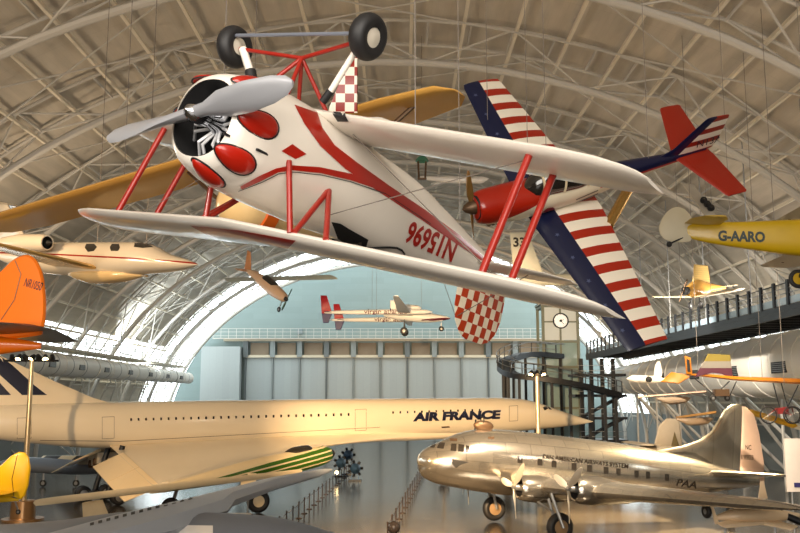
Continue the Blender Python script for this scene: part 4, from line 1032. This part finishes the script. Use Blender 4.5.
S = [(-s, t, wz_(t), TE(t)-s, max(.03, .55/(TE(t)-s))) for t, s in LEs]
b = MB(); b.wing([(q[0], -q[1], *q[2:]) for q in S[::-1]]+S, n=12, camber=0); wg = b.build('wing', CW, cn)
EL = mat('cream_elevon', (238, 214, 172), .3, var=.04, coat=.3)
for s in (1, -1):
    for (ta, tb) in ((3.4, 7.8), (7.9, 12.4)):
        b = MB(); rs = []
        for t in (ta, tb): z = wz_(t); rs.append([(-46.3, s*t, z+.12), (-48.3, s*t, z-.75), (-48.3, s*t, z-.81), (-46.3, s*t, z-.12)])
        b.rings(rs); b.build('elevon', EL, cn)
    b = MB(); y0_, y1_ = s*4.2, s*7.4
    b.rings([[(x, y0_, wz_(4.5)-.1), (x, y1_, wz_(7.4)+.0), (x, y1_, wz_(7.4)-h), (x, y0_, wz_(4.5)-h)] for x, h in ((-38, .7), (-39, 1.1), (-44, 1.2), (-46.4, .9))]); nn_ = b.build('engine_nacelle', CW, cn)
    for yy in (5., 6.6): MB().lathe((-45.6, s*yy, wz_(yy)-.75), (-1, 0, 0), [(0, .36), (.9, .32), (.9, .28), (0, .28)], 18).build('exhaust_nozzle', BRASS, nn_)
    for dx in (-.8, .8):
        for dy in (-.3, .3):
            wheel('wheel', cn, (-47+dx, s*2.+dy, -4.9-.03), (0, 1, 0), .55, .4, BLACK, STEEL, .5)
    MB().tube([(-47, s*2., -4.9), (-46, s*2., -1.4)], .2, 10).build('gear_leg', BLKST, cn)
wheel('wheel', cn, (-17.6, .3, -5.25), (0, 1, 0), .4, .3, BLACK, STEEL, .5); wheel('wheel', cn, (-17.6, -.3, -5.25), (0, 1, 0), .4, .3, BLACK, STEEL, .5); MB().tube([(-17.6, 0, -5.2), (-17.6, 0, -1.2)], .14, 8).build('gear_leg', STEEL, cn)
b = MB(); b.wing([(-45.5, 0, 1.3, 15, .035), (-47.8, 0, 2.0, 12.6, .04), (-50.5, 0, 3.2, 9.9, .045), (-53.6, 0, 4.7, 7, .05), (-56.8, 0, 6.3, 4., .05), (-57.4, 0, 6.5, 3.2, .05)], .04, True); cfi = b.build('fin', CW, cn)
T2 = Tracer(cn, cfi)
for P in ([(0, 356), (12, 365), (34, 385), (47, 395), (22, 395), (0, 375)], [(-20, 372), (0, 383), (11, 395), (-20, 395)], [(-40, 325), (-20, 340), (0, 356), (0, 375), (-30, 352)]):
    b = MB(); T2.patch(b, P, .02, 4); b.build('navy_stripe', NAVY, cn)
MB().lathe((-13, 0, -1.75), (0, 0, -1), [(0, .5), (.25, .4), (.4, .02)], 12).build('belly_blister', EL, cn)
# ================================================================== grey aircraft low in front
GREY = mat('sea_grey_paint', (158, 165, 175), .5, var=.05, scale=1.); GREYD = mat('dark_sea_grey_paint', (108, 114, 124), .55, var=.05, scale=1.)
gw = thing('grey_transport', 'blue-grey aircraft with long wing and white patch at the bottom left', 'aeroplane', frame((-5.0, 25.5, 3.0), (.924, -.383, 0)))
gi = gw.matrix_world.inverted()
b = MB(); b.fus([(6.6, .1, .1, .1, -.5), (5.4, .8, .5, .6, -.3), (3.4, 1.5, .95, 1., -.1), (1, 1.9, 1.2, 1.2, 0), (-2.5, 1.7, 1.1, 1.1, .05), (-6, 1., .5, .8, .2), (-9, .1, .1, .1, .3)], 30, 40); gf = b.build('fuselage', GREYD, gw)
def wsec(px, pyt, Y, ch, th):
    p = gi @ at(px, pyt, Y); return [(p.x+ch*c, p.y, p.z+th*d) for c, d in ((.55, -.5), (.45, -.12), (.15, 0), (-.2, -.12), (-.5, -.5), (-.2, -.9), (.2, -1.), (.45, -.85))]
b = MB(); b.rings([wsec(330, 468.5, 37.5, .2, .1), wsec(318, 469, 36.5, .4, .3), wsec(270, 477, 33, .6, .48), wsec(222, 489, 29, .9, .6), wsec(200, 495, 27.6, 1.8, .8), wsec(130, 512, 24.2, 2.4, .8), wsec(58, 532, 20.6, 2., .6), wsec(20, 545, 19.2, 1., .3)])
gwing = b.build('wing', GREY, gw)
T = Tracer(gw, gwing)
for k in range(13):
    x = 92+k*8.2; y = 524.5-(x-92)*.262
    b = MB(); T.patch(b, [(x-2, y-1.2), (x+2, y-2.2), (x+2, y+.6), (x-2, y+1.6)], .01, 2, mirror=False, rings=2)
    if b.f: b.build('wing_vent', DARK, gw)
T = Tracer(gw, gf); b = MB(); T.patch(b, [(171, 540), (175, 525.5), (213, 526), (213, 540)], .015, mirror=False); b.build('white_patch', WHITE, gw)
p_ = gi @ at(196, 500, 27.2); b = MB(); b.fus([(p_.x+.9, .04, .04, .04, 0), (p_.x+.5, .28, .3, .3, 0), (p_.x-.6, .3, .3, .3, 0), (p_.x-1.6, .03, .03, .03, 0)], 14, 12); b.v = [(v[0], v[1]+p_.y, v[2]+p_.z-.35) for v in b.v]; b.build('root_scoop', GREY, gw)
for s in (-3.2, 3.2):
    wheel('wheel', gw, (1.2, s, -2.55), (0, 1, 0), .45, .3, BLACK, STEEL, .5); MB().tube([(1.2, s, -2.5), (.6, s*.8, 0)], .12, 8).build('gear_leg', STEEL, gw)
# ================================================================== cream plane with green stripes
t0, t1 = at(150, 494, 53), at(330, 453.5, 63)
GM = frame(t1, (t1-t0).normalized()); gl_ = thing('green_striped_plane', 'cream plane with green swoosh stripes parked under the white delta airliner', 'aeroplane', GM); gI = GM.inverted()
def green_paint(t, tc, c):
    o = xyz(t, tc)
    zz = t.m('MULTIPLY_ADD', o[0], -.035, t.m('SUBTRACT', o[2], .0))
    g1 = t.m('GREATER_THAN', t.m('FRACT', t.m('DIVIDE', t.m('ADD', zz, 2.), .32)), .28)
    lim = t.m('GREATER_THAN', t.m('MULTIPLY_ADD', o[0], .06, .8), t.m('ABSOLUTE', t.m('ADD', o[2], .1)))
    return t.mix(t.m('MULTIPLY', g1, lim), c, lin((52, 96, 20)))
L = (t1-t0).length
b = MB(); b.fus([(0, .1, .1, .1, 0), (-.15, .45, .5, .5, 0), (-.8, .6, .68, .68, 0), (-2.5, .66, .75, .75, 0), (-5, .6, .75, .65, 0), (-L+1, .15, .25, .2, .1), (-L, .04, .15, .1, .1)], 20, 36); gfu = b.build('fuselage', mat('green_striped_paint', (224, 204, 164), .3, paint=green_paint, coat=.3), gl_)
b = MB(); b.lathe((-.05, 0, 0), (1, 0, 0), [(-.1, .42), (.1, .36), (.35, .2), (.5, .0)], 16); b.build('spinner', BLKST, gl_)
b = MB(); b.fus([(-1.5, .05, .02, .02, .62), (-2.0, .42, .3, .1, .6), (-3.0, .45, .36, .1, .6), (-4.2, .05, .05, .05, .62)], 14, 12); b.build('canopy', GLASS, gl_)
A, B = gI @ at(37, 502, 46), gI @ at(300, 471.5, 60)
b = MB(); b.rings([[(p.x+c*ch, p.y, p.z+d*.36) for c, d in ((.5, 0), (.3, .35), (-.2, .3), (-.5, 0), (-.2, -.5), (.3, -.5))] for p, ch in ((A, .4), (A.lerp(B, .04), 1.2), (A.lerp(B, .5), 1.9), (A.lerp(B, .96), 1.2), (B, .4))]); b.build('wing', CREAM, gl_)
# pylon with badges
pA = gI @ at(82, 503, 49); pB = gI @ at(105, 500, 50.5)
b = MB(); b.rings([[pA, pA.lerp(pB, .75), pA.lerp(pB, 1.)+Vector((0, 0, -.95)), pA+Vector((.0, 0, -1.05))], [q+Vector((.25, .1, 0)) for q in (pA, pA.lerp(pB, .75), pA.lerp(pB, 1.)+Vector((0, 0, -.95)), pA+Vector((.0, 0, -1.05)))]]); py_ = b.build('pylon', CREAM, gl_)
wheel('wheel', gl_, tuple(gI @ Vector((-138*60.5/FPX, 60.5, .76))), tuple(gI.to_3x3() @ Vector((.35, -.94, 0))), .76, .5, BLACK, CREAM, .5)
MB().tube([gI @ Vector((-9.4, 60.8, .8)), gI @ Vector((-10, 61.2, 2.3))], .12, 8).build('gear_leg', STEEL, gl_)
wheel('wheel', gl_, tuple(gI @ Vector((-14.5, 58.5, .6))), tuple(gI.to_3x3() @ Vector((.35, -.94, 0))), .6, .4, BLACK, CREAM, .5)
MB().tube([gI @ Vector((-14.5, 58.7, .6)), gI @ Vector((-14.0, 58.7, 2.3))], .12, 8).build('gear_leg', STEEL, gl_)
# red plinth and cream sign
q = at(235, 512, 56.5); pl = thing('display_plinth', 'low dark red plinth with white top beside the big black wheel', 'plinth', (q.x, 56.5, 0))
MB().box((0, 0, .18), (2., 1.2, .36)).build('plinth_body', mat('dark_red_board', (112, 24, 22), .5), pl); MB().box((0, 0, .39), (1.9, 1.1, .05)).build('plinth_top', WHITE, pl)
q = at(250, 481, 58); sg_ = thing('cream_board', 'small cream board standing before the green-striped plane', 'sign', (q.x, 57.4, 0)); MB().box((0, 0, 2.4), (.95, .06, .75)).build('panel', CREAM, sg_); MB().tube([(0, .05, 0), (0, .05, 2.2)], .04, 8).build('stand', STEEL, sg_)
# ================================================================== yellow tail bottom left
u = 44/FPX; q0 = at(0, 500, 44); yt = thing('yellow_tail_plane', 'bright yellow plane tail at the left edge beside the brushed lamp pole', 'aeroplane', q0)
b = MB(); prism(b, [(-30*u, 14*u), (-14*u, 24*u), (0, 34*u), (8*u, 42*u), (16*u, 46*u), (22*u, 45*u), (26*u, 40*u), (28*u, 30*u), (27*u, 14*u), (24*u, 4*u), (20*u, 0), (14*u, 3*u), (0, 2*u), (-20*u, 8*u)], (0, 0, 0), (1, 0, 0), (0, 0, 1), .14, r=.95); b.build('fin', YEL, yt)
b = MB(); b.tube([(14*u, -.08, 4*u), (11*u, -.08, 20*u), (15*u, -.08, 44*u)], .015, 5); b.build('hinge_line', BRASS, yt)
b = MB(); b.rings([[(x0, y, z), ((x0+x1)/2, y, z+.05), (x1, y, z), ((x0+x1)/2, y, z-.05)] for x0, x1, y, z in ((-.5, .3, -1.6, .35), (-1.2, .75, -1.2, .38), (-1.4, .85, 0, .42), (-1.2, .75, 1.2, .42), (-.5, .3, 1.6, .42))]); b.build('tailplane', YEL, yt)
b = MB(); b.fus([(.9, .03, .05, .05, 0), (-.5, .22, .25, .25, .1), (-3, .45, .5, .5, .4), (-5, .5, .6, .6, .6)], 16, 14); b.build('fuselage', YEL, yt)
MB().tube([(.7, 0, 0), (.9, 0, -.5)], .04, 6).build('tail_leg', STEEL, yt); wheel('tail_wheel', yt, (.9, 0, -.55), (0, 1, 0), .12, .08, BLACK, STEEL, .5)
MB().box((-3, 0, -1.2), (.5, 1.4, 2.9)).build('support_stand', BLKST, yt)
# striped wing behind the airliner gear
q0 = at(62, 466, 78); sw = thing('striped_wing_plane', 'grounded plane wing with black and white bands under the delta airliner tail', 'aeroplane', q0); u = 78/FPX
b = MB(); prism(b, [(-36*u, -4*u), (-20*u, 12*u), (34*u, 12*u), (14*u, -4*u)], (0, 0, 0), (1, 0, 0), (0, .35, 1), .25)
b.build('wing', mat('black_white_bands', (222, 204, 170), .4, paint=lambda t, tc, c: t.mix(t.m('LESS_THAN', t.m('FRACT', t.m('DIVIDE', t.m('MULTIPLY_ADD', xyz(t, tc)[2], -1.15, xyz(t, tc)[0]), 2.6)), .5), c, lin((16, 16, 18)))), sw)
b = MB(); b.fus([(-6, .1, .1, .1, .3), (-3, .7, .7, .6, .2), (2, .6, .6, .6, 0), (5, .1, .2, .2, 0)], 16, 16); b.build('fuselage', GREYD, sw)
for s in (-1.6, 1.2): MB().tube([(s, .2, 0), (s, .2, -1.2)], .1, 8).build('gear_leg', STEEL, sw); wheel('wheel', sw, (s, .2, -1.3), (0, 1, 0), .3, .2, BLACK, STEEL, .5)
sw.location.z = 1.62
# ================================================================== engines on stands beside the barrier row
BLUEM = mat('blue_enamel', (56, 84, 112), .4, .3)
for k, (px, py) in enumerate(((342, 474), (349, 472), (356, 478))):
    g0 = g(px, py); t = thing('engine_stand', ('left one of the blue engine displays past the barrier row', 'middle one of the blue engine displays, its engine raised highest', 'right one of the blue engine displays past the barrier row')[k], 'engine display', (g0[0], g0[1], 0), 'blue engine displays')
    hz = (1.3, 1.9, 1.1)[k]
    MB().lathe((0, 0, hz), (.3, -.95, 0), [(-.6, .05), (-.5, .4), (0, .5), (.3, .45), (.6, .2), (.8, .05)], 16).build('engine', BLUEM, t)
    for a in range(7): d = Vector((math.cos(a*.9)*.95, math.cos(a*.9)*.3, math.sin(a*.9))); MB().tube([Vector((0, 0, hz))+d*.3, Vector((0, 0, hz))+d*.75], .13, 8).build('cylinder', BLKST, t)
    for s in (-.4, .4): MB().beam((s, 0, 0), (s*.4, 0, hz-.2), .09).build('leg', BLUEM, t)
    MB().box((0, 0, .06), (1.2, .9, .12)).build('base', BLKST, t)
q = g(394, 536); t = thing('dark_ball', 'dark polished ball on a short post at the bottom edge', 'ornament', (q[0], q[1], 0)); MB().ell((0, 0, .75), (.34, .34, .34), 20, 12).build('ball', mat('dark_gloss', (50, 44, 42), .15, coat=.5), t); MB().lathe((0, 0, 0), (0, 0, 1), [(0, 0), (0, .25), (.05, .25), (.08, .06), (.5, .06)], 14).build('post', STEEL, t)
g0 = g(327, 470); t = thing('low_lamp', 'small bright lamp on a stalk beside the left barrier row', 'lamp', (at(335, 478, 80).x, 82, 0)); MB().tube([(0, 0, 0), (0, 0, .8)], .05, 8).build('stalk', STEEL, t); MB().ell((0, 0, .9), (.16, .16, .16)).build('bulb', LAMP, t)
# ================================================================== right side: hanging ultralights and floor things
OY = mat('orange_yellow_cloth', (170, 102, 10), .45, var=.05); u = 52/FPX; q0 = at(714, 376, 52); ul = thing('sail_ultralight', 'yellow ultralight with a tall banded sail hanging before the fat duct', 'ultralight', q0)
def sail_paint(t, tc, c):
    o = xyz(t, tc); z = t.m('DIVIDE', o[2], 1.27)
    a = t.mix(t.m('GREATER_THAN', z, .36), lin((70, 24, 42)), lin((120, 116, 108)))
    return t.mix(t.m('GREATER_THAN', z, .66), a, lin((118, 104, 38)))
b = MB(); prism(b, [(-19*u, -1*u), (-5*u, 22*u), (17*u, 21*u), (19*u, -4*u), (8*u, 2*u), (-2*u, 3*u)], (0, 0, 0), (1, 0, 0), (0, 0, 1), .08, r=.97); b.build('sail', mat('banded_sail', (200, 190, 120), .6, paint=sail_paint), ul)
b = MB(); prism(b, [(-28*u, 2*u), (-29*u, 20*u), (-23*u, 18*u), (-22*u, 2*u)], (0, -.1, 0), (1, 0, 0), (0, 0, 1), .07); b.build('fin', OY, ul)
b = MB(); prism(b, [(-27*u, 4*u), (-27.5*u, 17*u), (-24.5*u, 15.5*u), (-24*u, 4*u)], (0, -.16, 0), (1, 0, 0), (0, 0, 1), .02); b.build('fin_panel', DARK, ul)
OY = mat('orange_yellow_cloth', (170, 102, 10), .45, var=.05)
b = MB(); b.rings([[(x, y, z), (x, y+.2, z+t_), (x, y+1.1, z), (x, y+.2, z-t_*.5)] for x, y, z, t_ in ((-26*u, .2, .1, .04), (-10*u, 0, .02, .12), (20*u, -.6, -.2, .16), (62*u, -1.8, -.36, .2), (95*u, -2.8, -.5, .2), (135*u, -4, -.62, .05))]); b.build('wing', OY, ul)
b = MB(); prism(b, [(-54*u, -6*u), (-42*u, 4*u), (-30*u, 2*u), (-24*u, -1*u), (-36*u, -8*u)], (0, 0, 0), (1, 0, 0), (0, .3, 1), .1); b.build('tail_panel', OY, ul)
for P in (((-20*u, 0, -.1), (0, 0, -1.1)), ((15*u, 0, -.3), (0, 0, -1.1)), ((0, 0, -1.1), (14*u, 0, -1.2)), ((14*u, 0, -1.2), (22*u, 0, -.3))): MB().tube(P, .03, 6).build('frame_tube', BLKST, ul)
for x in (-2*u, 12*u): wheel('wheel', ul, (x, 0, -1.25), (0, 1, 0), .18, .1, BLACK, STEEL, .4)
MB().box((6*u, 0, -.95), (.8, .5, .4)).build('seat', BRASS, ul)
u = 56/FPX; q0 = at(658, 374, 58); sp_ = thing('white_fin_plane', 'small plane with a rounded white fin beside the yellow tail panel', 'aeroplane', q0)
b = MB(); prism(b, rounded([(-4*u, -4*u), (-3*u, 8*u), (0, 13*u), (3*u, 11*u), (4*u, -2*u)]), (0, 0, 0), (1, 0, 0), (0, 0, 1), .15); b.build('fin', WHITE, sp_); b = MB(); b.fus([(.5, .05, .1, .1, -.4), (-.5, .3, .25, .25, -.35), (-1.6, .3, .25, .25, -.3), (-2., .05, .05, .05, -.3)], 14, 12); b.build('fuselage', WHITE, sp_)
b = MB(); b.lathe((-.7, -.3, -.35), (0, -1, 0), [(0, .2), (.2, .18), (.25, 0)], 12); b.build('engine', DARK, sp_)
for (xa, ya, xb, yb, Y, colr, lab, nm) in ((638, 397.5, 706, 392, 70, (214, 176, 150), 'long thin pinkish wing hanging below the yellow ultralight', 'hanging_glider_wing'), (676, 418, 716, 412.5, 66, (214, 160, 90), 'short gold wing hanging above the silver airliner rudder fillet', 'hanging_glider_wing')):
    A, B = at(xa, ya, Y), at(xb, yb, Y-4); t = thing(nm, lab, 'glider', A); d = B-A
    b = MB(); b.rings([[d*k+Vector((0, c*w_, h_*.14)) for c, h_ in ((-.5, 0), (-.1, .8), (.5, 0), (0, -.5))] for k, w_ in ((0, .2), (.1, .8), (.5, 1.1), (.9, .8), (1, .2))]); b.build('wing', mat('glider_cloth_%d' % int(Y), colr, .4), t)
    b = MB(); m_ = d*.6; b.fus([(.9, .03, .05, .05, 0), (.5, .2, .25, .25, -.1), (-.6, .22, .25, .3, -.15), (-1.6, .03, .06, .06, 0)], 12, 12); b.v = [(v[0]+m_.x, v[1]+m_.y, v[2]+m_.z-.3) for v in b.v]; b.build('pod', mat('red_brown_pod', (150, 128, 104), .4), t)
# pedal aircraft with spoked wheels
q0 = at(780, 413, 46); bk = thing('red_pedal_trike', 'small red hanging trike with thin spoked wheels at the right edge', 'trike', q0); u = 46/FPX
for x, y in ((-13*u, -.2), (9*u, -.3), (16*u, .3)):
    r = 8*u; b = MB(); b.tube([(x+r*math.cos(2*PI*k/28), y, r*math.sin(2*PI*k/28)-.1) for k in range(28)], .035, 6, closed=True); t_ = b.build('wheel', BLACK, bk)
    for k in range(6): MB().tube([(x-r*math.cos(PI*k/6), y, -r*math.sin(PI*k/6)-.1), (x+r*math.cos(PI*k/6), y, r*math.sin(PI*k/6)-.1)], .008, 4).build('spoke', STEEL, t_)
for P in (((-13*u, -.2, -.1), (-4*u, 0, .2)), ((-4*u, 0, .2), (9*u, -.3, -.1)), ((-4*u, 0, .2), (12*u, 0, .3)), ((12*u, 0, .3), (16*u, .3, -.1))): MB().tube(P, .035, 6).build('frame_tube', mat('dark_red_frame', (104, 22, 18), .4), bk)
MB().box((2*u, 0, .1), (.55, .35, .3)).build('seat', mat('dark_red_seat', (110, 26, 26), .5), bk)
for P in (((0, 0, .3), (-5*u, 0, 1.5)), ((8*u, 0, .3), (3*u, 0, 1.5)), ((8*u, 0, .3), (20*u, 0, 1.4))): MB().tube(P, .03, 6).build('strut', BLKST, bk)
A, B = at(748, 412, 62), at(800, 428, 58); t = thing('yellow_white_wing', 'yellow and white wing hanging behind the silver airliner rudder', 'glider', A); d = B-A
b = MB(); b.rings([[d*k+Vector((0, c*w_, h_*.3)) for c, h_ in ((-.5, 0), (-.1, .8), (.5, 0), (0, -.5))] for k, w_ in ((0, .3), (.1, 1.3), (.5, 1.8), (1, 1.4), (1.3, .3))]); b.build('wing', mat('yellow_white_cloth', (196, 150, 26), .4, paint=lambda t, tc, c: t.mix(t.m('GREATER_THAN', xyz(t, tc)[0], 1.5), c, lin((226, 220, 206)))), t)
# pale tail behind the airliner
u = 78/FPX; q0 = at(668, 446, 78); pt_ = thing('pale_tail_plane', 'pale grey plane tail rising behind the silver airliner back', 'aeroplane', (q0.x, 78, 3.3)); z0 = q0.z-3.3
b = MB(); prism(b, [(-14*u, 0), (-8*u, 20*u), (0, 27*u), (12*u, 26*u), (14*u, 0)], (0, 0, z0), (1, 0, 0), (0, 0, 1), .3); b.build('fin', mat('pale_putty_paint', (176, 160, 136), .5), pt_)
b = MB(); prism(b, [(2*u, 0), (6*u, 14*u), (10*u, 0)], (0, -.3, z0), (1, 0, 0), (0, 0, 1), .1); b.build('fin_panel', mat('olive_brown_paint', (98, 82, 48), .5), pt_)
b = MB(); b.wing([(-2, -3, z0+.2, 1.3), (-1, 0, z0+.1, 1.8), (-2, 3, z0+.2, 1.3)], .1); b.build('tailplane', MATS['pale_putty_paint'], pt_)
b = MB(); b.fus([(1.8, .1, .1, .1, z0-.3), (.5, .4, .4, .5, z0-.4), (-4, .8, .9, .9, z0-.9), (-9, .9, 1, 1., z0-1.), (-11, .1, .1, .1, z0-1.1)], 18, 20); b.build('fuselage', MATS['pale_putty_paint'], pt_)
MB().tube([(-5, 0, z0-1.5), (-5, 0, -3.3)], .15, 8).build('gear_leg', STEEL, pt_)
# white board at the right edge
q0 = at(793, 465, 46); wb = thing('white_board', 'big white notice board with dark blue bottom line at the right edge', 'sign', (q0.x+.5, 46, 0)); u = 46/FPX
MB().box((0, 0, q0.z), (1.75, .08, 51*u)).build('panel', mat('board_white', (222, 212, 204), .5), wb); MB().box((.15, -.05, q0.z-19*u), (1.35, .02, .22)).build('blue_band', mat('board_blue', (52, 46, 104), .5), wb)
for s in (-.6, .6): MB().tube([(s, .08, 0), (s, .08, q0.z)], .05, 8).build('stand', STEEL, wb)
# low white plane at the bottom right
q0 = at(745, 520, 41); kp = thing('white_kit_plane', 'small cream kit plane on black wheel below the silver wing', 'aeroplane', (q0.x, 41, 0)); u = 41/FPX; z0 = q0.z
KW = mat('warm_white_paint', (232, 206, 170), .35, var=.03, coat=.2)
b = MB(); prism(b, [(-30*u, -.35), (20*u, .15), (44*u, -.75), (38*u, -1.0), (16*u, -.35), (-28*u, -.75)], (0, 0, z0), (1, 0, 0), (0, 1, .25), .16); b.build('wing', KW, kp)
b = MB(); b.fus([(-1.3, .1, .1, .1, z0+.1), (-.3, .45, .3, .3, z0+.2), (1.2, .45, .3, .3, z0+.2), (2.4, .1, .1, .1, z0+.2)], 16, 16); b.build('fuselage', KW, kp)
b = MB(); prism(b, [(15*u, 18*u), (19*u, 36*u), (22*u, 37*u), (25*u, 20*u)], (0, .2, z0), (1, 0, 0), (0, 0, 1), .08); b.build('fin', KW, kp)
b = MB(); prism(b, [(-34*u, 14*u), (-32*u, 16*u), (-26*u, -3*u), (-30*u, -4*u)], (0, -.1, z0), (1, 0, 0), (0, 0, 1), .1); b.build('wheel_fairing', KW, kp)
wheel('wheel', kp, (-37*u, 0, z0+8*u), (1, .3, 0), .3, .22, BLACK, STEEL, .4)
MB().tube([(33*u, -.1, z0+7*u), (62*u, -.4, z0-6*u)], .16, 12).build('black_tube', BLKST, kp)
for x in (-.9, 1.3): MB().tube([(x, 0, 0), (x, 0, z0)], .06, 8).build('stand', STEEL, kp)
# small things hanging far up
q0 = at(422, 160, 60); pc = thing('hanging_capsule_lamp', 'small green domed thing with brown legs hanging behind the inverted biplane', 'hanging ornament', q0); u = 60/FPX
MB().lathe((0, 0, -1.5*u), (0, 0, 1), [(0, 7*u), (2.5*u, 6*u), (5*u, 3.5*u), (6.5*u, .3*u)], 18).build('dome', mat('sea_green_paint', (62, 122, 98), .4), pc)
for s in (-4*u, 4*u): MB().tube([(s, 0, -1.5*u), (s*.8, 0, -20*u)], .07, 8).build('leg', BRASS, pc)
MB().box((0, 0, -20*u), (9*u, .3, .12)).build('crosspiece', BRASS, pc)
A, B = at(431, 184, 74), at(473, 178, 70); t = thing('far_white_glider', 'thin white far wing hanging right of the green domed thing', 'glider', A); d = B-A
b = MB(); b.rings([[d*k+Vector((0, c*w_, h_*.12)) for c, h_ in ((-.5, 0), (-.1, .8), (.5, 0), (0, -.5))] for k, w_ in ((0, .2), (.1, .8), (.9, .8), (1, .2))]); b.build('wing', WHITE, t)
m_ = d*.9; b = MB(); b.fus([(1.6, .03, .05, .05, 0), (1., .3, .3, .3, -.1), (-1., .3, .3, .3, -.1), (-4, .05, .1, .1, .1)], 12, 12); b.v = [(v[0]+m_.x, v[1]+m_.y, v[2]+m_.z) for v in b.v]; b.build('fuselage', WHITE, t)
q0 = at(702, 202, 62); sk_ = thing('speaker_cluster', 'pale triangular hanging panel with three black speakers in a row above the yellow biplane', 'loudspeaker', q0); u = 62/FPX
b = MB(); prism(b, [(-20*u, 22*u), (-6*u, 20*u), (22*u, -22*u), (18*u, -34*u)], (0, .4, 0), (1, 0, 0), (0, 0, 1), .25); b.build('panel', mat('pale_grey_panel', (172, 164, 150), .6), sk_)
for k in range(3): MB().lathe((3.5*u*k+2*u, .25, 2*u-4*u*k), (0, -1, 0), [(0, .2), (.25, .26), (.25, .2), (.1, .05)], 14, caps=True).build('speaker', BLACK, sk_)
# ================================================================== suspension cables
def cables(lab, grp, pts):
    for p in pts:
        p = Vector(p); z = HB*math.sqrt(max(0, 1-((p.x-XC)/HA)**2))-.4
        b = MB(); b.tube([(0, 0, 0), (0, 0, z-p.z)], .0045 if p.y < 16 else (.009 if p.y < 32 else .016), 5); o = b.build('suspension_cable', CABLE); o.location = p
        tag(o, lab, 'cable', grp)
def wl(root, *ps): return [root.matrix_world @ Vector(p) for p in ps]
bpy.context.view_layer.update()
for root, nm, ps in ((jr, 'the inverted biplane', ((.7, 1.2, -.4), (.7, -1.2, -.4), (-2.2, 0, -.25))), (cr, 'the striped monoplane', ((0, -1.2, -.1), (.3, -3.2, -.1), (-3., 0, .6), (.5, .5, .6))), (ar, 'the yellow biplane', ((1.6, .2, .4), (4.6, 1., 1.), (4.6, -1., 1.))), (cm, 'the cream light plane', ((.3, 1.2, .1), (.3, -1.2, .1))),
                     (vm, 'the twin-boom jet', ((1., 0, .6), (-4., 3, .4), (-4., -3, .5))), (cs, 'the small touring plane', ((L*.5 if False else 3., 0, .7), (.8, 0, .4))), (lm, 'the business jet', ((-3., 0, .8), (-6., 0, .8))), (ul, 'the sail ultralight', ((-.9, 0, .1), (2.4, -.9, -.1))), (gr, 'the gold monoplane', ((0, -2, .1), (0, 2., .1))), (bk, 'the red trike', ((.3, 0, 1.4),)), (pc, 'the green domed ornament', ((0, 0, .4),)), (sk_, 'the speaker cluster', ((-.6, .4, 1.2), (.8, .4, -.9)))):
    cables('thin steel cable holding up ' + nm, 'cables of ' + nm, wl(root, *ps))
